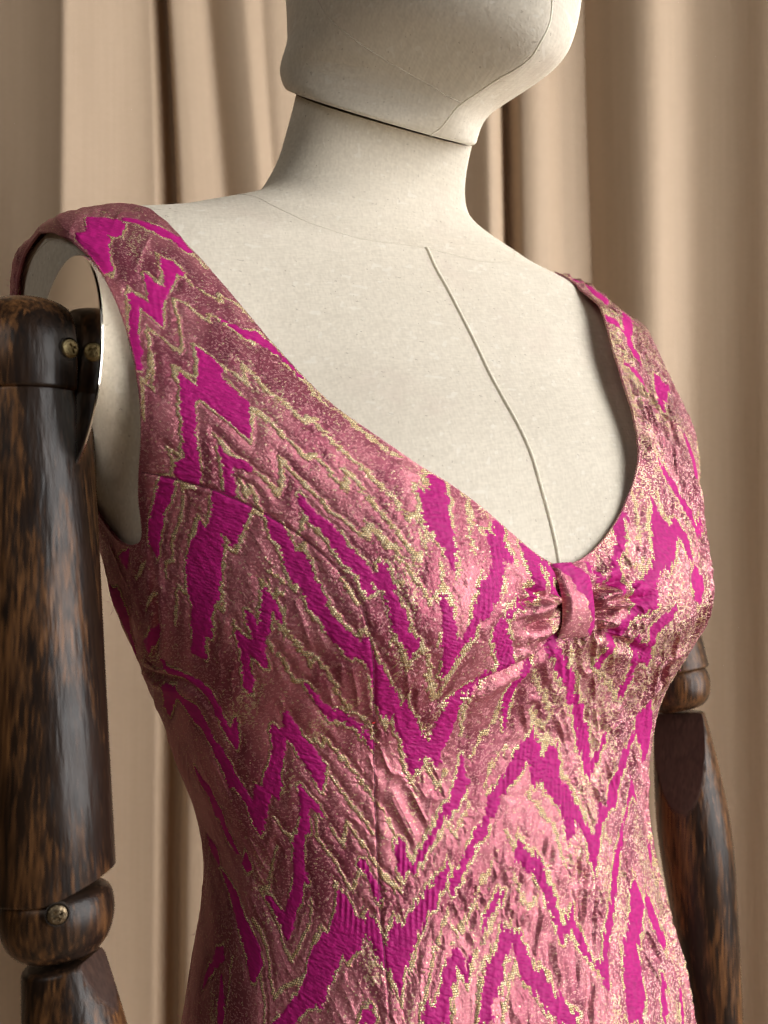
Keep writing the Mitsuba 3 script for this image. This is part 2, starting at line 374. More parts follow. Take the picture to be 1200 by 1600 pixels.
# ------------------------------------------------------------------ the cloth's woven figure, in garment coordinates
# each line: angle in tenths of a degree, ring in thousandths
FLOATS = '''
607,8520 545,8528 507,8490 478,8412 478,8177 494,8137 516,8200 510,8072 520,7909 523,7734 524,7594 546,7557 553,7589 567,7749 587,7947 610,8106 610,8176 583,8177 576,8270
508,8584 474,8570 426,8489 375,8372 344,8270 319,8158 308,8012 299,7887 294,7750 297,7746 307,7904 316,8030 329,8000 346,8096 355,8193 379,8246 411,8348 457,8474 491,8505
397,7847 388,7802 372,7776 359,7652 360,7592 374,7618 378,7662 381,7522 403,7402 413,7296 427,7195 446,6962 452,6994 460,7043 476,7126 487,7196 489,7088 504,6968 518,6829 525,6706 540,6680 549,6594 567,6582 554,6693 545,6772 527,6887 518,7015 501,7156 504,7267 491,7299 470,7219 458,7166 451,7301 448,7531 443,7578 437,7492 424,7413 412,7377 402,7488 400,7648
314,7081 303,7034 291,6990 280,6938 270,6963 260,6879 247,6811 241,6726 238,6658 238,6564 241,6589 244,6654 249,6735 260,6802 266,6859 276,6868 287,6900 301,6983
252,6792 244,6798 244,6710 238,6617 238,6564 243,6575 247,6639 249,6721
235,6483 232,6429 231,6351 237,6349 236,6415
393,6763 383,6717 372,6667 368,6597 384,6545 380,6486 373,6428 366,6372 373,6316 391,6238 400,6173 413,6120 423,6162 431,6215 441,6279 450,6344 462,6387 476,6365 498,6257 527,6131 543,5996 558,5881 575,5809 596,5831 615,5857 603,5946 587,5955 574,5965 565,6049 546,6153 524,6257 501,6364 478,6477 466,6548 459,6513 451,6467 449,6444 425,6539 400,6668
485,6057 481,5994 467,5962 449,5951 443,5899 450,5888 463,5925 481,5931 493,5879 495,5807 509,5736 520,5747 508,5838 496,5942
656,5860 625,5848 639,5781 656,5720 680,5660 693,5579 712,5498 732,5355 744,5375 745,5467 731,5559 712,5640 689,5722 670,5803
547,5758 517,5726 485,5675 494,5626 510,5576 527,5517 544,5448 552,5428 554,5488 564,5518 571,5448 572,5399 588,5319 593,5240 602,5180 606,5090 625,5068 637,4965 648,4850 664,4848 676,4771 677,4695 697,4702 715,4742 696,4821 685,4960 672,5064 670,5166 662,5267 654,5347 637,5438 615,5498 600,5573 598,5518 580,5558 564,5647
514,5164 509,5117 501,5066 496,4999 500,4963 508,5026 514,5046 517,4966 524,4892 535,4842 539,4673 545,4672 562,4747 570,4776 577,4646 576,4558 587,4480 596,4520 593,4600 587,4710 588,4807 586,4886 572,4847 557,4827 553,4840 556,4942 559,5023 550,4983 542,4923 539,4903 529,5005 522,5085
464,5620 456,5585 449,5555 445,5506 446,5438 446,5369 432,5374 430,5321 430,5263 428,5185 422,5118 419,5049 410,4981 397,4921 384,4861 375,4820 365,4851 356,4778 353,4660 357,4627 365,4704 378,4759 391,4736 401,4780 419,4862 426,4938 429,4970 440,5029 445,5049 450,5156 454,5214 464,5204 466,5282 465,5360 464,5438 472,5477 467,5546
362,4820 355,4736 346,4671 330,4581 312,4476 303,4404 288,4401 276,4328 259,4240 247,4154 239,4070 233,4068 224,4147 218,4228 210,4321 203,4403 189,4457 175,4511 159,4552 150,4595 133,4588 125,4608 104,4634 116,4581 137,4555 156,4516 166,4449 184,4432 183,4348 187,4253 195,4137 206,4025 214,3936 226,3963 239,4012 249,3969 268,3894 273,3964 278,4046 289,4165 304,4262 308,4346 317,4312 331,4361 342,4421 351,4526 356,4616
317,5319 316,5242 316,5146 312,5078 305,5029 303,4970 301,4869 285,4847 292,4785 299,4754 308,4807 315,4870 322,4951 324,5030 325,5098 331,5166 340,5214 333,5252
386,5734 383,5693 379,5633 374,5584 365,5544 361,5485 359,5407 351,5359 343,5320 341,5262 345,5166 354,5118 356,5185 360,5233 368,5282 374,5320 377,5378 380,5437 382,5495 387,5535 393,5564 393,5614 394,5664
171,5937 163,5893 169,5815 178,5717 187,5612 195,5511 203,5411 207,5343 214,5304 217,5373 220,5432 219,5501 226,5541 219,5622 209,5705 207,5752 201,5726 189,5791 177,5869
110,5605 99,5578 103,5520 114,5448 111,5397 103,5345 100,5293 108,5315 122,5336 123,5266 133,5176 146,5108 158,5040 171,4981 176,4957 179,5024 186,4954 190,4872 193,4842 197,4885 189,4985 184,5075 170,5182 158,5190 143,5268 137,5348 135,5428 135,5500 129,5459 123,5418 119,5510
243,5141 239,5075 231,5014 228,4934 224,4851 213,4823 202,4863 194,4964 187,5055 187,4975 196,4853 208,4779 219,4699 222,4632 228,4598 236,4622 237,4712 246,4842 243,4964 246,5063
79,5457 73,5415 59,5351 43,5308 31,5259 30,5200 41,5139 33,5105 19,5069 18,5037 28,5050 42,5107 43,5160 35,5222 45,5266 56,5299 57,5215 62,5132 72,5071 92,5055 106,5033 108,5070 88,5086 76,5135 72,5238 75,5342
106,5038 120,4979 129,4948 127,4863 111,4752 107,4661 119,4615 128,4605 131,4702 150,4797 151,4870 140,4943 120,5012
24,4717 7,4668 -8,4561 -28,4465 -42,4341 -66,4240 -81,4099 -99,4016 -112,3862 -117,3756 -132,3792 -147,3917 -159,3985 -156,3912 -133,3747 -114,3656 -103,3692 -96,3842 -89,3919 -80,3866 -70,4031 -51,4217 -32,4315 -10,4487 3,4552 14,4629
38,4832 22,4813 18,4756 27,4719 31,4665 33,4749
-163,5277 -151,5210 -136,5130 -144,5034 -142,4951 -119,4941 -106,4902 -91,4849 -86,4779 -75,4696 -72,4595 -70,4530 -58,4585 -65,4656 -66,4756 -76,4852 -97,4931 -106,4971 -95,5041 -95,5095 -118,5160 -141,5252
-177,5736 -183,5650 -193,5590 -209,5530 -236,5603 -242,5530 -256,5457 -258,5338 -254,5256 -242,5269 -241,5363 -230,5458 -216,5494 -202,5377 -196,5297 -176,5253 -159,5232 -146,5177 -135,5144 -131,5077 -142,4983 -110,4977 -94,5025 -94,5093 -116,5146 -134,5212 -151,5278 -148,5335 -153,5449 -163,5565
-93,5623 -111,5695 -111,5659 -111,5600 -102,5600 -98,5531 -96,5451 -79,5328 -70,5262 -73,5174 -79,5106 -71,5062 -68,5119 -55,5131 -55,5187 -67,5263 -74,5351 -85,5440 -84,5531
-219,6105 -231,6023 -261,5904 -286,5799 -308,5696 -333,5620 -337,5543 -357,5480 -323,5456 -314,5556 -289,5656 -266,5770 -245,5874 -222,5994
-413,5624 -460,5552 -445,5478 -435,5417 -450,5491 -367,5531 -332,5506 -341,5556
-247,5175 -267,5231 -288,5169 -295,5072 -283,4978 -275,4931 -251,5021 -237,5106
-16,5290 -25,5267 -24,5212 -20,5246
-33,5189 -40,5178 -37,5145
-476,6379 -509,6180 -515,5958 -454,5999 -428,6175 -437,6334
-540,9256 -575,9157 -620,9022 -625,8948 -376,8323 -393,8536 -463,8926
-505,9551 -510,9477 -540,9256 -464,9147 -515,9428 -500,9502
-615,8628 -598,8397 -494,8068 -420,7745 -403,7541 -399,7365 -376,7189 -359,7277 -359,7468 -363,7652 -341,7754 -311,7832 -306,7942 -328,7971 -359,7842 -383,7738 -400,7959 -458,8206
-284,7115 -306,7063 -333,6903 -333,6761 -320,6735 -309,6846 -289,6982 -278,7063
-445,7139 -468,7033 -500,6914 -436,6755 -383,6655 -371,6543 -361,6573 -368,6703 -400,6900
-117,4772 -143,4678 -155,4660 -146,4809 -157,4864 -187,4956 -192,4927 -173,4846 -161,4762 -165,4657 -192,4495 -164,4566 -136,4665 -156,4508 -167,4380 -170,4254 -154,4277 -153,4370 -150,4510 -131,4652
-319,4199 -356,4068 -431,3884 -444,3701 -378,3598 -341,3761 -295,3912 -271,3833 -240,3698 -216,3578 -207,3481 -182,3497 -222,3694 -241,3834 -281,3935 -270,4065 -301,4112
62,4651 69,4584 75,4504 78,4386 83,4281 76,4158 88,4283 93,4370 89,4475 78,4564
92,3672 89,3747 64,3850 38,3951 35,4026 21,4018 15,4053 8,3971 -1,3834 -13,3956 -27,3947 -32,3826 -34,3615 -47,3658 -63,3531 -76,3433 -93,3321 -119,3218 -141,3327 -150,3423 -169,3384 -193,3566 -208,3584 -237,3731 -259,3901 -279,3890 -255,3720 -225,3560 -207,3385 -184,3388 -161,3326 -144,3225 -128,3129 -112,2979 -102,3088 -101,3206 -73,3347 -65,3402 -52,3288 -43,3245 -40,3345 -35,3473 -28,3529 -17,3549 -5,3649 0,3744 16,3679 21,3799 19,3914 39,3861 55,3767 75,3702
93,3630 94,3590 109,3532 131,3425 152,3346 173,3257 199,3160 216,3074 224,3077 224,3133 202,3196 180,3296 158,3387 132,3490 120,3564 113,3640
22,4093 15,4053 5,3953 17,3972 29,3898 51,3770 72,3735 89,3651 100,3634 110,3662 89,3744 63,3847 43,3999 33,4029
-282,3538 -320,3431 -335,3354 -289,3438 -271,3343 -236,3188 -222,3077 -205,2950 -183,2837 -152,2777 -127,2662 -103,2589 -93,2596 -123,2674 -160,2831 -193,3026 -226,3170 -260,3324
-236,3182 -232,3096 -205,2986 -186,2842 -153,2756 -132,2667 -107,2587 -87,2498 -80,2435 -70,2435 -69,2503 -59,2526 -43,2591 -34,2621 -32,2702 -24,2740 -14,2715 -6,2689 1,2728 1,2760 5,2813 9,2877 18,2976 28,3041 34,3126 52,3127 58,3161 75,3212 69,3261 56,3318 51,3261 35,3198 19,3166 15,3072 5,2966 1,2861 -2,2757 -10,2750 -33,2845 -28,2770 -37,2715 -42,2655 -50,2579 -64,2530 -76,2530 -92,2589 -119,2659 -142,2763 -180,2903 -202,3062
-274,2864 -283,2767 -288,2690 -246,2606 -225,2520 -206,2550 -201,2504 -198,2434 -186,2347 -175,2285 -157,2230 -140,2189 -105,2219 -121,2328 -135,2426 -143,2482 -166,2562 -189,2587 -218,2677 -243,2785
-321,2750 -335,2658 -342,2546 -366,2466 -365,2406 -330,2408 -316,2495 -302,2583 -300,2673
-273,2310 -289,2264 -263,2237 -260,2181 -231,2108 -229,2151 -253,2253
-378,2177 -370,2095 -329,2010 -311,2047 -342,2122
-435,3012 -466,2912 -422,2787 -414,2823 -420,2922
336,3414 323,3425 316,3336 317,3263 300,3260 282,3341 260,3423 243,3495 216,3604 196,3676 177,3669 196,3597 220,3539 246,3457 264,3361 285,3293 307,3213 321,3187 338,3189 336,3290
163,3974 159,3881 164,3779 154,3774 171,3689 183,3648 198,3631 181,3785 171,3897
226,3228 224,3180 244,3105 268,3023 287,2953 302,2886 322,2814 329,2743 342,2727 353,2668 359,2611 367,2628 377,2696 380,2793 371,2867 358,2924 346,2893 326,2940 298,3030 274,3102 249,3188
423,2989 406,2927 391,2849 382,2793 383,2688 399,2740 414,2822 425,2888 444,2821 459,2766 475,2733 486,2791 491,2745 510,2682 525,2611 539,2526 548,2516 553,2540 576,2501 600,2461 618,2422 659,2406 635,2465 601,2551 582,2632 572,2731 541,2838 522,2851 506,2922 495,3028 491,3117 474,3074 459,2988 438,2907 426,2927
421,3310 411,3249 397,3178 388,3108 392,3053 405,3120 417,3225 429,3273
514,3721 510,3667 528,3546 556,3385 571,3257 568,3138 582,3158 590,3053 612,2939 623,2856 637,2808 651,2856 668,2920 703,3012 691,3006 656,2945 639,2930 633,2985 613,3092 599,3213 578,3393 551,3516 528,3652
509,3721 491,3682 482,3616 495,3642 509,3681
518,4350 503,4283 490,4179 472,4111 458,4031 447,3964 455,3896 468,3804 476,3861 487,3963 499,4064 516,4154 526,4199 528,4130 543,4014 556,3922 564,3829 582,3722 595,3777 611,3704 635,3581 671,3431 680,3508 682,3659 690,3797 671,3757 669,3675 652,3692 635,3814 616,3784 596,3881 575,3965 556,4104 555,4219 550,4260 540,4221 527,4222
833,4656 814,4594 777,4571 746,4557 721,4518 697,4490 686,4424 677,4346 670,4243 656,4200 635,4286 646,4145 658,4072 672,4138 682,4217 692,4296 704,4397 718,4474 743,4513 775,4549 815,4559 832,4599
867,4445 819,4441 791,4358 754,4336 740,4246 728,4133 708,4047 691,3971 688,3880 674,3802 665,3700 660,3666 683,3682 698,3783 723,3761 718,3858 730,3958 741,4082 761,4180 789,4229 805,4317 825,4380 852,4321 895,4201 902,4270
849,3844 838,3765 811,3696 804,3603 810,3480 837,3486 837,3643 859,3740
812,3622 797,3547 802,3406 781,3247 796,3251 820,3355 822,3504
774,3188 746,3266 740,3170 756,3143
933,3271 890,3198 894,3068 861,3024 819,2972 799,2918 787,2853 764,2805 742,2759 718,2714 713,2636 728,2566 745,2575 758,2639 783,2727 809,2809 827,2880 853,2960 878,3034 907,3131 939,3187
887,2606 861,2638 853,2597 887,2522 924,2384 921,2434 896,2532
856,2502 836,2419 824,2304 846,2295 855,2412
227,2774 219,2763 213,2699 211,2630 218,2649 228,2661 242,2598 259,2521 263,2443 318,2454 307,2515 297,2545 291,2504 277,2549 259,2644 239,2707
112,2862 99,2788 86,2791 77,2740 74,2630 58,2578 42,2534 37,2463 26,2447 14,2379 3,2353 6,2314 30,2334 45,2385 62,2454 72,2518 89,2561 95,2633 98,2741 112,2730 132,2642 146,2564 163,2505 178,2415 198,2423 187,2515 173,2591 149,2684 125,2782
211,2630 198,2703 187,2752 170,2810 154,2881 137,2966 113,3042 105,3038 119,3001 139,2925 155,2852 175,2812 192,2736 205,2654 210,2621
430,2532 421,2477 419,2461 450,2460 441,2492
471,4558 459,4514 448,4447 433,4390 421,4355 409,4378 397,4320 381,4272 362,4212 343,4139 343,4098 355,4152 374,4225 393,4273 415,4309 425,4297 440,4355 457,4458
515,3835 507,3767 493,3711 481,3643 480,3609 494,3665 507,3710 522,3582 531,3491 538,3512 526,3696
873,5346 830,5391 858,5263 866,5304
874,4756 802,4887 825,4793 875,4687
1004,5178 904,5126 894,4974 929,4735 965,4605 1005,4605 949,4788 934,4964
'''
GOLD_LINES = '''
498,7387 513,7191 524,7015 539,6857
499,7366 476,7293 458,7222 451,7381 451,7575 433,7560 418,7458 402,7600 403,7792 404,7920 385,7805 359,7774 356,7584 348,7476 332,7422 315,7350 303,7278 305,7401 288,7333 273,7246 263,7103
563,6477 529,6593 503,6720 485,6923 461,6865 450,6780 433,6728 414,6830 404,7041 398,7263 376,7235 362,7147 350,7080 341,7032 338,7122 321,7094 314,7027 295,6920 278,6835
391,6807 405,6667 436,6538 453,6561 466,6621 487,6500
516,8185 503,8104 516,7911 520,7711 520,7551 532,7494 545,7568
480,8493 470,8277 474,8120
618,8759 589,8711 586,8654
483,6939 494,6788 512,6655 534,6534 557,6432 565,6523 592,6401 630,6243
473,6620 476,6535 486,6454 525,6300 552,6153 584,5998 596,6019 607,6052 609,5967 626,5863
470,6620 454,6537 445,6479 417,6601 394,6806 382,6752 372,6686 362,6611 348,6551 340,6480 322,6633 314,6559 313,6474 310,6415 297,6349 296,6270 287,6227 271,6252
465,6387 488,6299 519,6152 543,5996 564,5830
465,6387 455,6322 440,6236 425,6151 416,6088 389,6206 368,6316 353,6274 350,6176 341,6091 335,5985 320,6007 309,5996
479,6130 482,6046 508,5890 522,5777
478,6120 471,6015 449,5951 441,5888 428,5826 427,5724 400,5836 378,5984 375,5899 366,5826 359,5744
481,5837 478,5796 484,5736
469,5796 466,5735 471,5645
313,6546 314,6449 304,6393 297,6303 294,6215 279,6262 276,6196 274,6097 268,6011 260,5946 257,5860 254,5765 247,5693 247,5571 227,5632 213,5715 209,5810
366,6283 352,6208 349,6123 338,6059 332,5974 320,6007 312,5953 310,5847 305,5774 285,5911 282,5816 280,5713 278,5612 275,5522 271,5434
253,6676 246,6600 242,6498 240,6413 238,6343 227,6323 228,6218 224,6163 218,6097 210,6020 203,5999
441,5888 425,5826 427,5724 402,5836 378,5984 374,5888 366,5795 357,5723 354,5633 343,5593 334,5524 326,5465 312,5543 305,5494 304,5435
175,5936 186,5845 202,5768
309,5563 299,5484 289,5405 287,5318 278,5221 264,5085 249,5132 236,5218 231,5315
272,5444 267,5366 272,5298 252,5394 235,5492
229,5531 224,5481 220,5412 217,5353
358,5108 337,5185 329,5127 326,5039 322,4931 313,4828 301,4732
423,5496 397,5624 398,5545 389,5486 386,5408 381,5320 372,5262 361,5224 355,5127
469,5715 469,5595 476,5477 468,5379 471,5272 468,5155 452,5204 449,5097 445,4979 433,5010 427,4930 412,4840 398,4746
447,5555 443,5457 443,5369 425,5437 427,5350 427,5243 421,5147 411,5049 396,4951 379,4871 366,4921 360,4851 350,4757
386,5234 379,5156 371,5079
516,5212 505,5135 495,5027 493,4917 481,4836 467,4754 453,4765
610,5811 623,5699 660,5538 684,5437 693,5326 715,5325 722,5223
608,5800 583,5789
602,5518 572,5617 558,5717
601,5528 601,5608 631,5488 656,5367 671,5216 680,5125 696,5174 712,5060 740,4910
561,5518 560,5448 557,5389 547,5389 518,5517 485,5645 472,5615 472,5536 472,5448 468,5360 470,5243 466,5155 452,5204
563,5418 578,5339 592,5220 596,5120 605,5020 622,5059 634,4925 647,4829 664,4848 666,4751
479,5827 487,5736 470,5766 471,5705 471,5655
587,4950 592,4836 573,4869 557,4829 559,5023 544,4933 530,5055 517,5203 507,5144 497,5047 493,4927 479,4815
806,5257 776,5311 827,5203
821,4991 781,5104 802,5038
495,4927 481,4826 463,4733 459,4669 449,4744 434,4659 421,4561 406,4436 382,4354 359,4282 343,4221
529,4842 518,4770 502,4676 491,4568 475,4580 465,4491 448,4401 431,4320 415,4262 409,4308 387,4249 368,4177 343,4081
463,4157 445,4111 446,4181 425,4088 404,3996 382,3892 367,3799 357,3741
465,3770 449,3941 433,3861 419,3758 405,3666 390,3585
355,4809 344,4703 328,4580 309,4475 295,4426 291,4461 277,4364 260,4265 241,4152 234,4080
338,4385 322,4242 315,4335 296,4201 291,4072 283,3944 274,3827 243,3979 229,3872 219,3765 202,3851 195,3883
323,4880 312,4776 296,4655 286,4752 280,4836 266,4717 252,4569 231,4435 227,4505
418,3723 401,3629 378,3497
472,3512 456,3397 432,3565 415,3460 396,3333 380,3247 355,3151 340,3115
498,3615 515,3456 497,3356 478,3247 469,3177 455,3109 429,3237 408,3143 391,3031
494,3151 500,3006 522,2860 545,2895 566,2795 577,2685 592,2630 632,2591 668,2518 682,2606 697,2733 724,2816 751,2852
490,3140 467,3030 437,2927 427,3010 406,2937 382,2848 362,2955
425,2878 459,2766 474,2703 490,2790 501,2700 520,2612 543,2509 557,2539 595,2447
425,2878 406,2776 384,2679 374,2612 355,2554
457,2459 434,2556 422,2532 411,2469
608,3583 599,3492 576,3432 543,3583
632,3365 674,3187 688,3075 722,3037 668,2889 645,2754 623,2707 597,2788 570,2920 562,3049
818,2396 823,2527 822,2618
711,2592 695,2489 691,2399
352,3690 337,3569 330,3439 317,3386 307,3285 279,3390 247,3509 220,3618
383,3235 355,3106 326,3170 293,3234 261,3348 230,3452 207,3548 202,3430 180,3524 155,3619
375,2867 360,2955 339,2912 311,3000 283,3093 253,3189 224,3263 211,3176 185,3274 158,3387 133,3478
302,2896 322,2805 327,2682 342,2719 357,2562 375,2637 381,2688
318,2454 302,2611 285,2692 267,2822 241,2942 223,2867 211,2834 204,2900 176,2982 155,3096 124,3222
255,2441 240,2556 223,2634 213,2597 196,2668 178,2749 148,2830 126,2919
205,2426 186,2580 168,2657 140,2752 111,2871 93,2814 79,2769 72,2655 56,2594 37,2539 32,2468
155,2406 123,2553 102,2645 93,2555 73,2503 63,2439 51,2365
80,3117 71,2997 54,2901 34,2953
85,3415 73,3294 57,3373 37,3247 19,3185 7,3046 -2,2914 -9,2786 -32,2860
263,4605 235,4413 225,4528 216,4640 201,4758 187,4851
168,4128 170,4295 166,4413
147,3945 127,4087 105,4195 99,4312
117,3758 93,3920 72,4003
31,4279 14,4124 0,3949 -9,4037
52,4562 14,4371 -6,4183
32,4264 1,4115 -12,3964 -41,3802
-53,4557 -97,4438 -163,4288
-6,4718 -14,4558
163,5848 177,5685 191,5531 200,5392 209,5235
145,5763 149,5635 165,5470 169,5350
168,5211 186,5095 201,4937
239,5209 228,5081 226,4961
102,5531 109,5427 95,5324
73,5321 73,5218 98,5098
-138,5795 -133,5600 -123,5416
-173,5698 -147,5530 -145,5346
-194,5801 -201,5651 -217,5554
-107,5237 -142,5301 -158,5209
32,3650 7,3493 -15,3338 -31,3091
11,3831 -11,3644
-65,3402 -96,3233 -112,3058
-183,3139 -158,3241
-32,3813 -65,3608 -91,3410 -114,3270
-14,2715 -34,2621 -57,2512 -70,2450
38,2453 19,2410 6,2343
'''
SEAMS = '''
717,5903 675,5883 641,5856 601,5821 561,5791 527,5745 487,5675 453,5587 424,5484 405,5390 388,5270 372,5147 365,5011 360,4851 355,4682 349,4456 341,4174 346,3899 368,3538 385,3280 394,3007 389,2804 387,2626 387,2461
'''
CREASES = '''
26,5017 52,5054 80,5115 99,5172
14,4836 40,4779 66,4735
-29,4867 -62,4780 -118,4670 -174,4614
-25,5025 -57,5028 -109,5034 -148,5061
8,4834 27,4774 53,4693 86,4615 121,4560 166,4484 211,4420 257,4371
26,4943 59,4909 97,4866
33,5105 72,5059 119,5041
-7,4919 -36,4956 -70,4950 -98,4967
-27,4799 -53,4815 -91,4783
-16,5094 -47,5132 -87,5172
744,5428 769,5147 800,4888 869,4620
1005,4593 896,4509 767,4494 688,4332
'''
THREAD_AT = (34.6, 4.264)

# ------------------------------------------------------------------ windows (outside the frame): daylight at the right, added fill from behind
def window(key, centre, inward, w, h, radiance, label):
    z = unit(inward)
    x = unit(np.cross((0, 0, 1), z))
    M = np.stack([x, np.cross(z, x), z], 1)
    c = np.array(centre, float)
    fw, fd = .07, .08

    def bar(x0, x1, y0, y1, d=fd):
        b = trimesh.creation.box((x1 - x0, y1 - y0, d))
        b.apply_translation(((x0 + x1) / 2, (y0 + y1) / 2, 0))
        return b
    W, H = w / 2, h / 2
    fr = trimesh.util.concatenate([bar(-W - fw, W + fw, H, H + fw), bar(-W - fw, W + fw, -H - fw, -H), bar(-W - fw, -W, -H, H), bar(W, W + fw, -H, H)])
    put(key + '__frame', trimesh.Trimesh(fr.vertices @ M.T + c, fr.faces), 'white_paint')
    bars = trimesh.util.concatenate([bar(-.02, .02, -H, H, .04), bar(-W, -.02, -.02, .02, .04), bar(.02, W, -.02, .02, .04)])
    put(key + '__glazing_bar', trimesh.Trimesh(bars.vertices @ M.T + c, bars.faces), 'white_paint')
    q = np.array([[-W, -H, -.021], [W, -H, -.021], [W, H, -.021], [-W, H, -.021]]) @ M.T + c
    scene[key + '__pane'] = {**mikit.ply((q, np.array([[0, 1, 2], [0, 2, 3]])), None), 'emitter': {'type': 'area', 'radiance': rgb(*radiance)},
                             'bsdf': {'type': 'diffuse', 'reflectance': rgb(.1, .1, .1)}}
    tag(key, label, 'window')


for i, a in enumerate(WINDOWS):
    window('window' + ('' if i == 0 else f'_{i:03d}'), *a)  # the second one is the added fill light

scene['floor'] = mikit.ply((np.array([[-6, -6, 0.], [6, -6, 0], [6, 6, 0], [-6, 6, 0]]), np.array([[0, 1, 2], [0, 2, 3]])), 'floor_boards')
tag('floor', 'wooden floor below the curtains', kind='structure')

# ------------------------------------------------------------------ curtains: depth profile as sums of slopes over pleats
CY = 1.17


def curtain(key, knots, y0, label, x_lo, x_hi, seed, turn, gain=1.0):
    """knots: (pixel-free) pairs of x in centimetres and slope of the cloth there; the cloth's depth is the integral of the slope."""
    kx, ks = np.array([k[0] for k in knots], float) / 100, np.array([k[1] for k in knots], float)
    xs = np.arange(x_lo, x_hi, .0016)
    sl = np.interp(xs, kx, ks)
    sl = ndimage.gaussian_filter1d(sl, 1.6)
    y = np.cumsum(sl) * .0016
    y = gain * (y - np.interp(xs, [xs[0], xs[-1]], [y[0], y[-1]])) + turn * (xs - .1)
    zs = np.concatenate([np.linspace(.015, .6, 8)[:-1], np.linspace(.6, 1.95, 110)[:-1], np.linspace(1.95, 2.7, 8)])
    X, Zz = np.meshgrid(xs, zs)
    down = np.clip(CAM_Z + .62 - Zz, 0, 3)
    X2 = X + .088 * down * np.exp(-((X + .20 - .05 * down) / .085) ** 2) + .012 * down * np.exp(-((X - .2) / .1) ** 2)
    X2 = X2 + .006 * (N3(np.stack([X * 6, Zz * 1.6, X * 0 + seed], -1), seed) - .5)
    Y = y0 + y[None] + .030 * (meshkit.fbm(np.stack([X * 3.5, Zz * 1.1, X * 0 + seed], -1), 2, seed) - .5) + .006 * (N3(np.stack([X * 22, Zz * 2.2, X * 0], -1), seed + 3) - .5)
    P = np.stack([X2, Y, Zz], -1)
    arc = np.concatenate([[0], np.cumsum(np.hypot(.0016, np.diff(y)))])
    uv = np.stack([np.broadcast_to(arc[None], X.shape), Zz], -1)
    put(key, (P.reshape(-1, 3), grid_faces(*X.shape)), 'curtain_cloth', True, uv.reshape(-1, 2))
    tag(key, label, 'curtain')


def cx(px):
    return (px - 600) / 1577 * CY * 100


curtain('curtain', [(cx(a), b) for a, b in [
    (-1500, .4), (-1400, -.5), (-1290, .5), (-1180, -.5), (-1060, .6), (-950, -.5), (-840, .4), (-740, -.5), (-620, .5), (-520, -.4), (-420, .3), (-300, -.5), (-200, .5), (-90, .3), (0, -.30), (60, -.45), (112, -.62), (126, -.75), (132, .75), (170, .55), (215, .35), (238, .0), (245, -.5), (247, 10), (250, 10), (252, 0), (262, -.3), (264, -11), (267, -11), (269, -.6), (280, .15), (300, .55), (318, .8), (326, .8), (332, -.85), (360, -.55), (385, -.3), (395, .5), (408, .7), (412, .6), (416, -.3), (440, .35), (480, .5), (520, -.6), (560, .5),
    (600, .6), (640, -.6), (700, -.6), (745, -1.0), (757, -.8), (762, .5), (776, .6), (780, .8), (782, 9), (785, 9), (787, 0), (795, 0), (797, -10), (800, -10), (803, -.6), (812, -.4), (830, .2), (858, .7), (876, .1), (895, .25), (916, .6), (921, 1.5), (924, 6), (927, 9)]],
    CY - .02, 'beige curtain hanging in narrow pleats on the left, behind the figure\'s head', -1.56, cx(925.5) / 100, 1, .06)
curtain('curtain_001', [(cx(a), b) for a, b in [
    (860, -.2), (915, -.75), (940, -.7), (962, -.45), (985, .1), (1010, .55), (1040, .35), (1065, -.05), (1100, -.15), (1130, -.5), (1142, -.3), (1156, .3), (1180, .25), (1215, -.5), (1260, .5), (1330, -.4), (1400, .5), (1500, -.4), (1600, .3)]],
    CY + .045, 'beige curtain hanging in broad soft folds on the right, behind the far arm', cx(880) / 100, .85, 5, -.34, 1.5)

# ------------------------------------------------------------------ the figure: torso, neck and head in linen
def torso():
    ths = np.linspace(-180, 180, 361)[:-1]
    ts = np.concatenate([np.linspace(.4, 5, 90)[:-1], np.linspace(5, 14, 300)])
    P = grid(ths, ts)
    th, t = np.meshgrid(ths, ts)
    u, f, z = surf(th, t)
    over = z - (NECK_TOP + (.030 - f) * .56)      # height above the slanting cut at the top of the neck
    cut_t = np.array([np.interp(0, over[150:, j], ts[150:]) for j in range(360)])
    keep = len(ts)
    P = to_world(*surf(th, np.minimum(t, cut_t[None]), 1.0))
    P = P - normals(P, True) * skin_depth(t)[..., None]
    c = P[-1].mean(0)
    inset = c + (P[-1] - c) * .97
    V = np.vstack([P.reshape(-1, 3), inset, c[None]])
    F = grid_faces(keep + 1, 360, True)
    k = np.arange(360)
    F = np.vstack([F[:, [0, 1, 2]], F[:, [0, 2, 3]], np.stack([keep * 360 + k, keep * 360 + (k + 1) % 360, k * 0 + len(V) - 1], 1)])
    put('mannequin__torso', trimesh.Trimesh(V, F, process=False), 'linen_canvas', 40)


NECK_TOP = .0635
torso()
HEAD = [((.0310, .0655), (-.0735, .122), .0600), ((.0345, .0665), (-.0755, .1235), .0620), ((.0425, .0700), (-.078, .127), .0655), ((.0550, .0765), (-.0805, .131), .0685), ((.0744, .0795), (-.082, .136), .0705),
        ((.0920, .0805), (-.083, .141), .0720), ((.1060, .0835), (-.084, .146), .0735), ((.1150, .0892), (-.085, .152), .0745), ((.1208, .1000), (-.086, .162), .0755), ((.1240, .1180), (-.088, .175), .0765),
        ((.1252, .145), (-.092, .195), .0775), ((.124, .185), (-.095, .225), .0775), ((.112, .225), (-.090, .255), .071), ((.085, .258), (-.070, .275), .056), ((.045, .278), (-.035, .284), .030), ((.006, .285), (.004, .285), .001)]
_hk = np.arange(len(HEAD))
_h = [PchipInterpolator(_hk, [v for v in q]) for q in ([h[0][0] for h in HEAD], [h[0][1] for h in HEAD], [h[1][0] for h in HEAD], [h[1][1] for h in HEAD], [h[2] for h in HEAD])]

